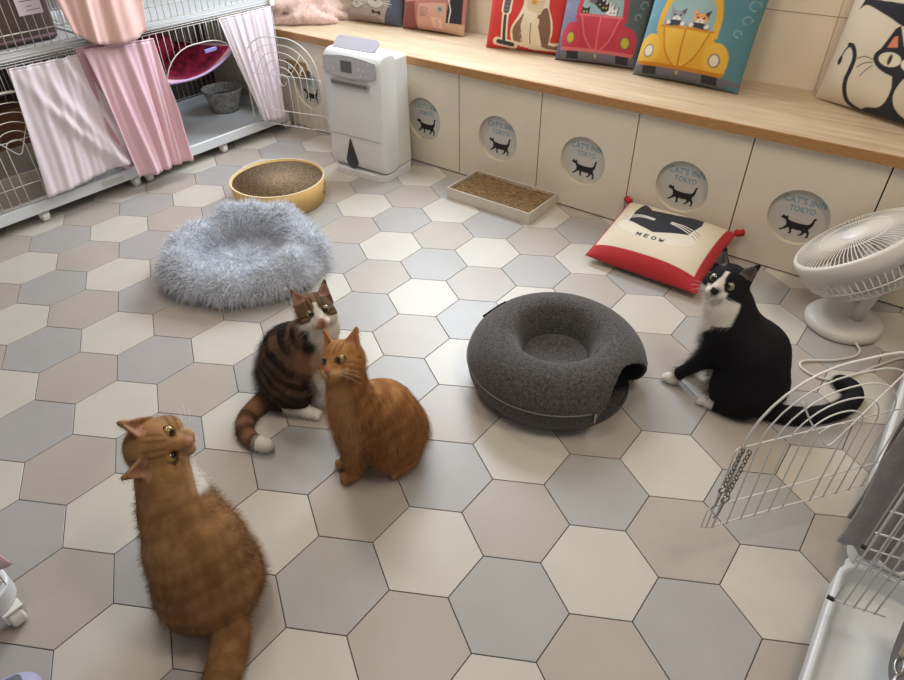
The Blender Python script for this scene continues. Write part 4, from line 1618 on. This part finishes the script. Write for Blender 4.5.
# note card on the upper front panel
q = MB()
q.box(-2.7880, -2.7868, -1.185, -1.098, .745, .88)
o = q.build('note_card', mat('lilac_paper', 'ded6e4', .7), None)
tag(o, 'white note card hung on the wires of the upper left cage', 'card')
q = MB()
for k, (z, a, b) in enumerate(((.80, -1.165, -1.115), (.790, -1.170, -1.112), (.772, -1.150, -1.132), (.760, -1.155, -1.106), (.835, -1.17, -1.11), (.85, -1.17, -1.12))):
    q.box(-2.7867, -2.7864, a, b, z - .0012, z + .0012)
q.build('print_lines', mat('grey_print', '77727f', .8), o, weld=False)

# ---- towel between the two right cages
n1, n2 = 40, 60
Pt = np.zeros((n1, n2, 3))
for i in range(n1):
    for j in range(n2):
        a, b = i / (n1 - 1), j / (n2 - 1)
        x = .138 + .115 * a + .004 * math.sin(9 * b)
        z = .128 + .50 * b + .010 * math.sin(6 * a + 1) * (1 - b)
        y = -1.196 - .006 * math.sin(7 * a + 3 * b) - .007 * math.sin(15 * a + 1) * (1 - .6 * b) - .05 * (1 - b) ** 3 * 0
        Pt[i, j] = (x, y, z)
T = thing('towel', 'grey towel hanging between the two cages at the right edge', 'towel', (0, 0, 0))
grey_tw = mat('grey_towel', '999394', .95, noise=(40, .10), bump=(240, .7, .004), sheen=.4)
q = MB()
q.grid(Pt)
q.build('front_layer', grey_tw, T, smooth=True, solid=.010)
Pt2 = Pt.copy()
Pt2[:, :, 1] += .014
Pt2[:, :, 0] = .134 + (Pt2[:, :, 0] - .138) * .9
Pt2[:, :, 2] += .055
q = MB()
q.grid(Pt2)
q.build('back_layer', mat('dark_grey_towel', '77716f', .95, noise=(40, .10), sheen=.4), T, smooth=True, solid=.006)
# ---- hammock strap in the lower right cage
T = thing('cage_hammock', 'grey hammock corner with beige strap and metal ring in the lower right cage', 'hammock', (.262, -1.41, .26))
q = MB().box(-.008, .008, -.06, .05, .0, .010)
q.build('beige_strap', mat('beige_webbing', 'b5a78f', .8), T, bevel=.003, rot=(math.radians(50), 0, 0))
q = MB()
q.tube([(.0 + .006 * math.cos(2 * PI * k / 20), -.052 + .016 * math.sin(2 * PI * k / 20), -.055) for k in range(20)], .003, 6, closed=True)
q.tube([(.0, -.068, -.055), (-.004, -.09, -.075), (-.004, -.10, -.10)], .003, 6)
q.build('metal_ring', mat('steel', 'a9a9a6', .3, 1.0), T, smooth=True, weld=False)
Pk = np.zeros((16, 24, 3))
for i in range(16):
    for j in range(24):
        a, b = i / 15, j / 23
        Pk[i, j] = (.0 + .25 * a, -.09 + .20 * b, -.06 - .07 * math.sin(PI * b) + .03 * b + .03 * a)
q = MB()
q.grid(Pk)
q.build('cloth', mat('dark_hammock_grey', '6f6d6f', .9, bump=(200, .5, .003)), T, smooth=True, solid=.004)

# ---- slipper at the lower left
T = thing('slipper', 'lilac slipper toe with a grey patch at the bottom edge of the photo', 'slipper', (-.960, -2.352, 0), math.radians(-10))
sd = SDF((-.08, -.16, -.01), (.08, .08, .08), .004)
sd.ell((0, 0, .026), (.045, .055, .030), None, .01)
sd.ell((0, -.06, .022), (.042, .07, .026), None, .01)
sd.ell((0, -.09, .052), (.032, .07, .030), None, .012, sub=True)
sd.floor(.002)
V, Fq = sd.mesh()
mesh_object('upper', V, Fq, mat('lilac_rubber', 'a9a8c8', .55), T)
q = MB().poly([(x, y) for x, y in round_rect(-.022, .022, -.012, .026, .01)], .0, .004)
q.build('grey_patch', mat('slipper_patch', '6d707c', .6), T, loc=(0, .006, .0535), rot=(math.radians(-8), 0, 0), bevel=.0015)

# ================================================================== CATS
fur_m = mat('cat_fur', None, .85, attr='Col', spec=.2)
hair_m = mat('cat_hair', None, .75, attr='Hair', spec=.25)


def vary_hair(m, lo, hi, src=None):
    """each strand a little lighter or darker, tips lighter than roots"""
    nt = m.node_tree
    b = nt.nodes['Principled BSDF']
    hi_n = nt.nodes.new('ShaderNodeHairInfo')
    r = nt.nodes.new('ShaderNodeMapRange')
    r.inputs['To Min'].default_value, r.inputs['To Max'].default_value = lo, hi
    nt.links.new(hi_n.outputs['Random'], r.inputs['Value'])
    mx = nt.nodes.new('ShaderNodeMix')
    mx.data_type, mx.blend_type = 'RGBA', 'MULTIPLY'
    mx.inputs['Factor'].default_value = 1
    old = b.inputs['Base Color'].links
    if old:
        nt.links.new(old[0].from_socket, mx.inputs['A'])
    else:
        mx.inputs['A'].default_value = b.inputs['Base Color'].default_value
    nt.links.new(r.outputs['Result'], mx.inputs['B'])
    nt.links.new(mx.outputs['Result'], b.inputs['Base Color'])


vary_hair(hair_m, .62, 1.42)
vary_hair(plush_h, .66, 1.12)


def unit(v):
    v = np.array(v, float)
    return v / np.linalg.norm(v)


EAR = ((.010, .010, .036), (.002, .047, .010), (-.012, .031, .030), (-.004, .042, .068))


class Cat:
    def __init__(s, name, label, base, heading, hs, head, fwd, up, h=.0027, fat=1.0, box=(-.17, .20, -.15, .15)):
        s.name, s.label, s.base, s.fat = name, label, np.array([*base, 0.0]), fat
        a = math.radians(heading)
        s.A = np.array([[math.cos(a), math.sin(a), 0], [-math.sin(a), math.cos(a), 0], [0, 0, 1]])   # world -> local rows
        s.hs = hs
        s.H = s.w2l(np.array(head))
        s.f = unit(s.A @ np.array(fwd))
        u = s.A @ np.array(up)
        s.u = unit(u - s.f * (u @ s.f))
        s.l = np.cross(s.u, s.f)
        s.sd = SDF((box[0], box[2], -.008), (box[1], box[3], .46), h)

    def w2l(s, p):
        return s.A @ (np.asarray(p, float) - s.base)

    def hp(s, x, y, z):
        """point of the head frame (forward, left, up) in cat space"""
        return s.H + s.hs * (s.f * x + s.l * y + s.u * z)

    def head(s):
        sd, k, HP = s.sd, s.hs, s.hp
        A = np.array([s.f, s.l, s.u])
        sd.ell(HP(-.004, 0, .008), np.array((.045, .043, .039)) * k, A, .012)
        for y in (-1, 1):
            sd.ell(HP(.012, y * .024, -.014), np.array((.027, .024, .022)) * k, A, .016)
        sd.cone(HP(.018, 0, .010), HP(.049, 0, -.010), .017 * k, .0105 * k, .012)
        for y in (-1, 1):
            sd.ell(HP(.045, y * .0095, -.0195), np.array((.0135, .0125, .0105)) * k, A, .006)
        sd.ell(HP(.040, 0, -.030), np.array((.012, .012, .010)) * k, A, .008)
        sd.ell(HP(.0565, 0, -.0115), np.array((.005, .0065, .0045)) * k, A, .003)
        for y in (-1, 1):      # ears: two faces meeting at the back ridge
            b1, b2, rg, tp = (HP(a, y * b, c_) for a, b, c_ in EAR)
            sd.tri(b1, rg, tp, .0028 * k, .005)
            sd.tri(rg, b2, tp, .0028 * k, .005)
        for y in (-1, 1):      # almond openings over the eyeballs
            B = np.array([s.f, s.l, s.u])
            r_ = y * .22
            B = np.array([s.f, s.l * math.cos(r_) + s.u * math.sin(r_), -s.l * math.sin(r_) + s.u * math.cos(r_)])
            sd.ell(HP(.0445, y * .0215, .0075), np.array((.0140, .0098, .0078)) * k, B, .002, sub=True)

    def finish(s, color, pile, dens=22000, length=.013, nose='b98a80', eye='a08a3a', whisk=True, align=(0, 0, 0), ear_in='c79a8c', seed=1):
        sd = s.sd
        sd.floor(.0012)
        V, Fq = sd.mesh()
        # head frame coordinates
        Q = np.stack([(V - s.H) @ s.f, (V - s.H) @ s.l, (V - s.H) @ s.u], -1) / s.hs
        T = thing(s.name, s.label, 'cat', tuple(s.base), math.atan2(s.A[0, 1], s.A[0, 0]))
        o = mesh_object('body', V, Fq, fur_m, T, smooth_iter=1)
        C = color(V, Q)
        # pink nose and bare inner ears
        ay = np.abs(Q[:, 1])
        inner = (Q[:, 2] > .030) & (ay > .018) & (Q[:, 0] > -.006 - .10 * (.046 - ay).clip(0) * 0) & s.ear_mask(V, Q)
        C[inner] = C[inner] * .5 + np.array(lin(ear_in)) * .5
        nm = (np.abs(Q[:, 1]) < .0062) & (Q[:, 0] > .0560) & (Q[:, 2] > -.0165) & (Q[:, 2] < -.004)
        C[nm] = lin(nose)
        mouth = (np.abs(Q[:, 1]) < .0014) & (Q[:, 0] > .04) & (Q[:, 2] < -.016) & (Q[:, 2] > -.030)
        C[mouth] *= .45
        for y in (-1, 1):      # dark lids round the eyes
            d = np.sqrt((Q[:, 0] - .040) ** 2 + (Q[:, 1] - y * .0215) ** 2 + 1.5 * (Q[:, 2] - .0075) ** 2)
            m = (d < .0122) & (Q[:, 0] > .02)
            C[m] = C[m] * .35
        set_colors(o, C)
        me = o.data
        # hair colour: byte corner layer read by the particle hair
        hl = me.color_attributes.new('Hair', 'BYTE_COLOR', 'CORNER')
        li = np.empty(len(me.loops), np.int32)
        me.loops.foreach_get('vertex_index', li)
        buf = np.ones((len(li), 4), np.float32)
        buf[:, :3] = np.clip(C, 0, 1)[li]
        hl.data.foreach_set('color', buf.ravel())
        me.attributes.active_color = hl
        me.color_attributes.render_color_index = list(me.color_attributes.keys()).index('Hair')
        vg = o.vertex_groups.new(name='fur')
        vl = o.vertex_groups.new(name='len')
        wgt = np.ones(len(V))
        wgt[inner | nm] = 0
        for y in (-1, 1):
            d = np.linalg.norm(Q - np.array([.0400, y * .0205, .0075]), axis=1)
            wgt[d < .0145] = 0
        L = np.ones(len(V))
        hd = np.linalg.norm(Q, axis=1)
        L = np.where(hd < .09, .55, 1.0)
        L = np.where((hd < .075) & (Q[:, 0] > .025), .28, L)
        L = np.where(V[:, 2] < .05, np.minimum(L, .45), L)
        for val in (0.0, 1.0):
            ids = np.where(wgt == val)[0]
            if len(ids):
                vg.add(ids.tolist(), val, 'REPLACE')
        for val in np.unique(L):
            vl.add(np.where(L == val)[0].tolist(), float(val), 'REPLACE')
        ps = hair(o, 'fur', dens, length, .00036, hair_m, nf=.006, align=align, brown=.0025, tip=.2, dens='fur', seed=seed, rand=.35)
        ps.vertex_group_length = 'len'
        # eyes
        for y in (1, -1):
            c = s.hp(.0305, y * .0198, .0075)
            q = MB()
            r = .0110 * s.hs
            Me = Matrix((tuple(s.f), tuple(s.l), tuple(s.u))).transposed().to_4x4()
            nu, nv = 28, 22
            # ball with the pole looking forward; rings: pupil, iris, dark rim
            vs, fs, mi = [], [], []
            for i in range(nv + 1):
                th = PI * i / nv
                for k in range(nu):
                    an = 2 * PI * k / nu
                    vs.append((r * math.cos(th), r * math.sin(th) * math.cos(an), r * math.sin(th) * math.sin(an)))
            for i in range(nv):
                for k in range(nu):
                    l = (k + 1) % nu
                    fs.append((i * nu + k, (i + 1) * nu + k, (i + 1) * nu + l, i * nu + l))
                    mi.append(0 if i < 4 else (1 if i < 10 else 2))
            Mw = Matrix.Translation(Vector(c)) @ Me @ Matrix.Rotation(-y * .18, 4, 'Z').to_4x4()
            q.v = [tuple(Mw @ Vector(v)) for v in vs]
            q.f, q.mi = fs, mi
            q.build('eye', [mat('pupil_black', '0b0a09', .06, coat=.6), mat('iris_' + eye, eye, .08, coat=.8), mat('eye_rim_dark', '1b1512', .2)], T, smooth=True, weld=False)
        if whisk:
            for y in (-1, 1):
                q = MB()
                for k, (dz, l) in enumerate(((.004, .040), (-.001, .046), (-.006, .042))):
                    a = s.hp(.046, y * .018, -.019 + dz * .5)
                    m_ = s.hp(.044, y * (.018 + l * .5), -.019 + dz * 1.6)
                    b = s.hp(.030, y * (.018 + l), -.022 + dz * 2.6 - .008)
                    q.tube(spline([a, m_, b], 5), [.00028] * 10 + [.00014], 4)
                q.build('whiskers', mat('whisker_white', 'dcd8d0', .5), T, weld=False)
        return T

    def ear_mask(s, V, Q):
        """vertices on the hollow, forward side of the ears"""
        m = np.zeros(len(V), bool)
        for y in (-1, 1):
            b1, b2, rg, tp = (np.array((a, y * b, c_)) for a, b, c_ in EAR)
            for (a, b, c) in ((b1, rg, tp), (rg, b2, tp)):
                n = unit(np.cross(b - a, c - a))
                if n[0] < 0:
                    n = -n
                d = (Q - a) @ n
                cen = (a + b + c) / 3
                near = np.linalg.norm(Q - cen, axis=1) < .021
                g = (b1 + b2 + tp) / 3
                m |= near & (d > .0008) & (d < .012) & (Q[:, 2] > .026)
        return m


def stripes(sv, freq, wob, sharp=2.2):
    x = np.sin(freq * sv + wob)
    return 1 / (1 + np.exp(-sharp * 2.2 * (x - .15)))


def fbm(V, f, seed=0):
    r = np.random.default_rng(seed)
    out = np.zeros(len(V))
    amp = 1.0
    for o_ in range(4):
        d = r.normal(size=(5, 3))
        d /= np.linalg.norm(d, axis=1)[:, None]
        for k in range(5):
            out += amp / 5 * np.sin(V @ d[k] * f + r.random() * 6.28)
        f *= 1.9
        amp *= .6
    return out


def mixc(C, col, a):
    a = np.clip(a, 0, 1)[:, None]
    return C * (1 - a) + np.array(lin(col)) * a


def sstep(x, a, b):
    t = np.clip((x - a) / (b - a), 0, 1)
    return t * t * (3 - 2 * t)


def face_tabby(C, Q, dark, amt=.6):
    """M on the brow and cheek lines"""
    br = sstep(Q[:, 2], .016, .024) * sstep(.048 - Q[:, 2], 0, .008) * sstep(Q[:, 0], -.03, -.01)
    lines = np.exp(-((np.abs(Q[:, 1]) - .006 - .10 * (Q[:, 2] - .02)) / .0025) ** 2) + np.exp(-((np.abs(Q[:, 1]) - .016 - .16 * (Q[:, 2] - .02)) / .0028) ** 2)
    C = mixc(C, dark, lines * br * amt)
    ck = sstep(np.abs(Q[:, 1]), .022, .027) * sstep(Q[:, 0], -.008, .004) * (Q[:, 2] < .016) * sstep(.062 - np.linalg.norm(Q, axis=1), 0, .01)
    ln = np.exp(-((Q[:, 2] - .004 + .35 * (.035 - Q[:, 0])) / .0030) ** 2) + np.exp(-((Q[:, 2] + .010 + .35 * (.03 - Q[:, 0])) / .0030) ** 2)
    return mixc(C, dark, ln * ck * amt)


def sit(c, pel=(-.060, 0, .082), pr=.078, mid=(-.030, 0, .160), mr=.070, chest=(.045, 0, .220), cr=.054, neck=(.066, 0, .275), nr=.043, wide=.058,
        legs=None, thigh=.060, feet=((.020, .068), (.020, -.068)), low=.050):
    sd = c.sd
    sd.ell(pel, (pr, pr * 1.02, pr), None, .03)
    sd.ell(mid, (mr * .95, mr * 1.0, mr * 1.1), None, .04)
    sd.cone(pel, mid, pr * .95, mr * .95, .04)
    sd.cone(mid, chest, mr * .92, cr, .04)
    sd.cone(chest, neck, cr * .95, nr, .03)
    nb = c.hp(-.010, 0, -.012)
    sd.cone(neck, nb, nr, .039 * c.hs, .03)
    sd.cone(chest, (chest[0] + .004, 0, chest[2] - .075), cr * .95, low * .80, .03)
    sd.cone((pel[0] + .04, 0, .095), (chest[0] - .012, 0, chest[2] - .06), .056, low, .03)
    for k, y in enumerate((1, -1)):      # haunch, shank, hind foot
        fx, fy = feet[k]
        sd.ell((pel[0] + .024, y * wide, .074), (thigh * 1.10, thigh * .62, thigh * 1.15), None, .020)
        sd.cone((pel[0] - .005, y * (wide + .004), .028), (fx - .015, fy, .018), .026, .0170, .014)
        sd.ell((fx, fy, .0150), (.026, .0175, .0145), None, .008)
        for t in (-.011, 0, .011):
            sd.ell((fx + .018, fy + t, .0105), (.0090, .0058, .0094), None, .003)
    for k, (shy, elb, wri, paw) in enumerate(legs):
        sd.cone(shy, elb, .034, .0225, .018)
        sd.cone(elb, wri, .0220, .0150, .010)
        d = unit(np.array([paw[0] - wri[0], paw[1] - wri[1], 0]) + np.array([1e-4, 0, 0]))
        sd.cone(wri, (paw[0] - d[0] * .012, paw[1] - d[1] * .012, .017), .0150, .0155, .008)
        sd.ell((paw[0], paw[1], .0145), (.0200, .0175, .0140), None, .008)
        sx = np.array([-d[1], d[0]])
        for t in (-.0115, -.0039, .0039, .0115):
            pxy = np.array([paw[0], paw[1]]) + d[:2] * (.0165 - abs(t) * .25) + sx * t
            sd.ell((pxy[0], pxy[1], .0105), (.0078, .0052, .0095), None, .0025)


def tail(c, pts, r0=.021, r1=.012):
    p = spline([c.w2l(q_) for q_ in pts], 5)
    n = len(p)
    for i in range(n - 1):
        t = i / (n - 1)
        c.sd.cone(p[i], p[i + 1], r0 + (r1 - r0) * t, r0 + (r1 - r0) * (i + 1) / (n - 1), .010)
    return np.array(p)


def tail_t(V, p):
    """distance to the tail and position along it"""
    best = np.full(len(V), 9.0)
    pos = np.zeros(len(V))
    for i, q_ in enumerate(p):
        d = np.linalg.norm(V - q_, axis=1)
        m = d < best
        best[m] = d[m]
        pos[m] = i / (len(p) - 1)
    return best, pos


# ---- black and white cat
c = Cat('cat', 'black and white cat sitting between the felt tunnel bed and the fan, looking up', (-.200, -.757), 181, 1.12, (-.287, -.752, .339), (-.19, -.93, .31), (.13, .25, .96), box=(-.33, .20, -.26, .15))
sit(c, pel=(-.048, 0, .086), pr=.083, mid=(-.030, 0, .172), mr=.074, chest=(.042, 0, .226), cr=.061, neck=(.066, 0, .285), nr=.053, thigh=.064,
    legs=[((.058, .034, .185), (.080, .038, .118), (.132, .036, .045), (.155, .034, .0)), ((.058, -.034, .185), (.074, -.034, .115), (.112, -.034, .042), (.135, -.032, .0))],
    feet=((.035, .070), (.035, -.070)))
tp = tail(c, [(-.130, -.765, .045), (-.095, -.774, .024), (-.017, -.742, .020), (.054, -.667, .020), (.082, -.590, .021), (.070, -.545, .021), (.036, -.533, .021)], .024, .018)
c.head()


def col_tux(V, Q):
    C = np.ones((len(V), 3)) * np.array(lin('17161a'))
    n = fbm(V, 60, 3)
    wht = 'd8d2c8'
    # blaze, muzzle, chin, throat and bib
    q0, q1, q2 = Q[:, 0], Q[:, 1], Q[:, 2]
    hd = np.linalg.norm(Q, axis=1) < .10
    m = n * .0022
    bl = sstep(.0045 + .42 * (.020 - q2).clip(0) + m - np.abs(q1), -.002, .003) * (q2 < .034) * (q0 > .012)
    mz = sstep(.025 + m - np.abs(q1), -.003, .003) * sstep(-.006 - q2, -.002, .003) * (q0 > .018)
    low = sstep(-.018 - q2 + m, -.002, .004) * sstep(q0 - .0 + m - .55 * (np.abs(q1) - .018).clip(0), -.002, .006)
    C = mixc(C, wht, np.maximum(np.maximum(bl, mz), low) * hd)
    bib = sstep(V[:, 0] - (.062 + .004 * n) - .35 * np.abs(V[:, 1]) - .9 * (.235 - V[:, 2]).clip(0), -.004, .008) * (q2 < -.030) * (V[:, 2] > .15)
    C = mixc(C, wht, bib)
    # belly and paws
    bel = (np.abs(V[:, 1]) < .026) & (V[:, 0] > .03) & (V[:, 2] < .14) & (V[:, 2] > .02) & (V[:, 0] < .075)
    C = mixc(C, wht, bel * 1.0)
    paw = sstep(V[:, 0] + V[:, 2] * -.9, .098, .106) * (V[:, 2] < .06)
    hp = (V[:, 0] > .015) & (V[:, 0] < .09) & (V[:, 2] < .034) & (np.abs(V[:, 1]) > .035)
    C = mixc(C, wht, np.maximum(paw, hp * 1.0))
    # dark smudge beside the nose
    sm = np.exp(-((Q[:, 1] - .004) ** 2 + (Q[:, 2] + .012) ** 2) / .009 ** 2) * (Q[:, 0] > .045)
    return mixc(C, '1b1a1c', sm * 1.6)


c.finish(col_tux, None, dens=24000, length=.011, nose='2a2424', eye='77775a', align=(.003, 0, -.005), ear_in='80706c', seed=3)

# ---- calico tabby
c = Cat('cat', 'brown tabby calico cat with white chest and white tail tip, behind the small ginger cat', (-1.142, -1.458), 24, 1.0, (-1.075, -1.436, .314), (.838, -.444, .317), (-.303, .106, .947), box=(-.20, .19, -.24, .15))
sit(c, pel=(-.050, 0, .080), pr=.077, mid=(-.024, 0, .158), mr=.068, chest=(.042, 0, .214), cr=.053, neck=(.072, 0, .262), nr=.042,
    legs=[((.056, .032, .175), (.066, .034, .105), (.080, .030, .04), (.098, .030, .0)), ((.056, -.032, .175), (.066, -.034, .105), (.080, -.028, .04), (.098, -.030, .0))],
    feet=((.040, .066), (.040, -.072)))
tp = tail(c, [(-1.205, -1.500, .045), (-1.210, -1.555, .026), (-1.203, -1.615, .020), (-1.175, -1.655, .020), (-1.125, -1.672, .020), (-1.075, -1.660, .020)], .024, .016)
c.head()
tp_cal = tp.copy()


def col_cal(V, Q):
    n = fbm(V, 45, 11)
    C = np.ones((len(V), 3)) * np.array(lin('5d4a3a'))
    C = mixc(C, '7a6048', .5 + .5 * fbm(V, 25, 5))
    sv = V[:, 2] + .55 * V[:, 0]
    st = stripes(sv + .008 * n, 150, .9 * n + 14 * np.abs(V[:, 1]) + .5)
    C = mixc(C, '1b1715', np.minimum(1, st * 1.25 + .2))
    C = mixc(C, '1d1916', sstep(.035 - np.abs(V[:, 1]), 0, .02) * (V[:, 0] < -.03) * .8)
    # lower haunch darker, hind feet white
    C = mixc(C, '211c19', sstep(.095 - V[:, 2], 0, .03) * .6)
    hd = (np.linalg.norm(Q, axis=1) < .105) & (Q[:, 2] > -.036)
    # tail
    d, t = tail_t(V, tp_cal)
    tm = (d < .034) & (t > .10) & (V[:, 2] < .07)
    Ct = np.ones((len(V), 3)) * np.array(lin('7d5c42'))
    Ct = mixc(Ct, '3a2a20', stripes(t, 30, .6 * n) * .8 * (t > .3))
    Ct = mixc(Ct, '6a4c37', (t < .3) * .5)
    Ct = mixc(Ct, 'ddd6cc', sstep(t, .86, .92))
    C[tm] = Ct[tm]
    wht = 'ded8cf'
    ft = (V[:, 2] < .036) & (V[:, 0] > -.035) & ~tm
    C = mixc(C, wht, ft * 1.0)
    ch = sstep(V[:, 0] - .060 - .006 * n, -.006, .008) * (V[:, 2] > .03) * ~hd
    C = mixc(C, wht, ch)
    # orange and black shoulder patches
    pt = np.exp(-((V[:, 0] - .055) ** 2 + (V[:, 2] - .19) ** 2) / .036 ** 2) * (V[:, 1] < .0)
    C = mixc(C, '9a7458', np.minimum(.85, pt * 1.8))
    bk = np.exp(-((V[:, 0] - .060) ** 2 + (V[:, 2] - .235) ** 2) / .016 ** 2) * (V[:, 1] < .0)
    C = mixc(C, '26211f', np.minimum(1, bk * 2))
    # head
    F_ = np.ones((len(V), 3)) * np.array(lin('8c6c4f'))
    F_ = mixc(F_, '5a4534', .5 + .5 * fbm(Q, 90, 4))
    F_ = face_tabby(F_, Q, '2a211c', .9)
    F_ = mixc(F_, '4a3a2e', (Q[:, 1] > .004) * (Q[:, 2] > -.004) * .6)
    bl = sstep(.0050 + .55 * (.022 - Q[:, 2]).clip(0) - np.abs(Q[:, 1] + .002), -.002, .003) * (Q[:, 2] < .032) * (Q[:, 0] > .005)
    F_ = mixc(F_, wht, bl)
    low = sstep(-.006 - Q[:, 2] - .25 * (np.abs(Q[:, 1]) - .012).clip(0), -.002, .004) * (Q[:, 0] > -.012)
    F_ = mixc(F_, wht, low)
    sp = np.exp(-((Q[:, 1] + .004) ** 2 + (Q[:, 2] + .021) ** 2) / .0135 ** 2) * (Q[:, 0] > .03)
    F_ = mixc(F_, 'a07a62', np.minimum(1, sp * 1.6))
    wf = sstep(.110 - np.linalg.norm(Q, axis=1), 0, .02) * sstep(Q[:, 2] + .042, 0, .012)
    return C * (1 - wf[:, None]) + F_ * wf[:, None]


c.finish(col_cal, None, dens=22000, length=.011, nose='a4786a', eye='7a6a3c', align=(-.003, -.001, -.005), seed=4)


# ---- ginger cats
def ginger(base, dark, light, chest_l, wht=None, freq=120, sd_=3, tailp=None, soft=.75):
    def f(V, Q):
        n = fbm(V, 40, sd_)
        C = np.ones((len(V), 3)) * np.array(lin(base))
        C = mixc(C, light, .35 + .4 * fbm(V, 22, sd_ + 1))
        C = mixc(C, dark, (.25 + .5 * fbm(V * np.array([1, 1, .35]), 190, sd_ + 9)).clip(0, .5))
        sv = V[:, 2] + .45 * V[:, 0]
        st = stripes(sv + .006 * n, freq, 1.1 * n + 10 * np.abs(V[:, 1]), 1.2)
        C = mixc(C, dark, st * soft)
        C = mixc(C, dark, sstep(.022 - np.abs(V[:, 1]), 0, .015) * (V[:, 0] < -.02) * .22)
        # front legs banded, chest paler
        C = mixc(C, chest_l, sstep(V[:, 0] - .045 - .005 * n, 0, .03) * (V[:, 2] > .06) * .55)
        lg = (V[:, 0] > .05) & (V[:, 2] < .15)
        C = mixc(C, dark, stripes(V[:, 2], 190, .5 * n) * lg * .45)
        C = mixc(C, chest_l, (V[:, 2] < .028) * .4)
        if tailp is not None:
            d, t = tail_t(V, tailp)
            tm = (d < .036) & (t > .12)
            C[tm] = mixc(C, dark, stripes(t, 34, .6 * n) * .6)[tm]
        hd = (np.linalg.norm(Q, axis=1) < .105) & (Q[:, 2] > -.034)
        F_ = np.ones((len(V), 3)) * np.array(lin(base))
        F_ = mixc(F_, light, .4 + .4 * fbm(Q, 80, sd_ + 4))
        F_ = mixc(F_, dark, (.15 + .5 * fbm(Q * np.array([.5, 1, 1]), 260, sd_ + 6)).clip(0, .4))
        F_ = face_tabby(F_, Q, dark, .8)
        F_ = mixc(F_, light, np.exp(-((np.abs(Q[:, 1]) - .020) ** 2 + (Q[:, 2] - .018) ** 2) / .006 ** 2) * (Q[:, 0] > .02) * .5)
        mz = np.exp(-((Q[:, 2] + .021) / .010) ** 2) * (Q[:, 0] > .034)
        F_ = mixc(F_, chest_l, np.minimum(.9, mz * 1.2))
        if wht:
            F_ = mixc(F_, wht, sstep(-.0215 - Q[:, 2], 0, .004) * sstep(Q[:, 0] - .004, 0, .01))
        wf = sstep(.112 - np.linalg.norm(Q, axis=1), 0, .02) * sstep(Q[:, 2] + .040, 0, .012)
        C = C * (1 - wf[:, None]) + F_ * wf[:, None]
        if wht:
            rr = np.linalg.norm(Q, axis=1)
            thr = sstep(-.022 - Q[:, 2] + .003 * n, 0, .006) * sstep(.105 + .006 * n - rr, -.012, .012) * sstep(Q[:, 0] - .002 + .003 * n - .3 * (np.abs(Q[:, 1]) - .02).clip(0), 0, .010)
            C = mixc(C, wht, thr)
        return C
    return f


c = Cat('cat', 'small ginger tabby cat sitting in front of the calico cat, looking up to the left', (-.832, -1.520), 252, 1.03, (-.859, -1.553, .339), (.121, -.886, .448), (-.405, .368, .837))
sit(c, pel=(-.062, 0, .080), pr=.076, mid=(-.036, 0, .152), mr=.068, chest=(.036, 0, .212), cr=.050, neck=(.046, 0, .270), nr=.040, wide=.054, thigh=.057, low=.044,
    legs=[((.052, .026, .165), (.062, .024, .105), (.068, .020, .04), (.082, .018, .0)), ((.052, -.028, .165), (.060, -.026, .105), (.060, -.026, .04), (.072, -.028, .0))],
    feet=((-.028, .070), (-.024, -.066)))
tp = tail(c, [(-.790, -1.425, .035), (-.770, -1.415, .022), (-.735, -1.42, .018), (-.72, -1.45, .018)], .020, .014) if False else None
c.head()
c.finish(ginger('a2703f', '7a4c2a', 'b58654', 'be9567', freq=150, sd_=21, soft=.72), None, dens=22000, length=.010, nose='a8685a', eye='8a6c34', align=(.001, .003, -.005), ear_in='b9846c', seed=5)

c = Cat('cat', 'large ginger tabby cat seen from behind, turning its face up to the right', (-.842, -1.996), 164, 1.13, (-.931, -1.957, .372), (.80, .42, .30), (.248, -.706, .663), box=(-.31, .16, -.17, .17))
sit(c, pel=(-.022, 0, .098), pr=.092, mid=(-.004, 0, .185), mr=.080, chest=(.040, 0, .262), cr=.058, neck=(.062, -.004, .318), nr=.046, wide=.062, thigh=.066,
    legs=[((.062, .036, .21), (.076, .038, .13), (.092, .034, .045), (.112, .032, .0)), ((.062, -.036, .21), (.076, -.038, .13), (.092, -.034, .045), (.112, -.032, .0))],
    feet=((.060, .080), (.060, -.080)))
tp = tail(c, [(-.800, -2.005, .085), (-.762, -2.020, .055), (-.730, -2.040, .036), (-.700, -2.075, .027), (-.672, -2.118, .025), (-.645, -2.165, .024), (-.63, -2.21, .022)], .036, .026)
c.head()
c.finish(ginger('8f6842', '6a4729', 'a27c55', 'a98663', wht='ded7cd', freq=150, sd_=31, tailp=tp, soft=.42), None, dens=30000, length=.0115, nose='b07a6c', eye='94702e', align=(.004, -.001, -.006), ear_in='b98a78', seed=6)
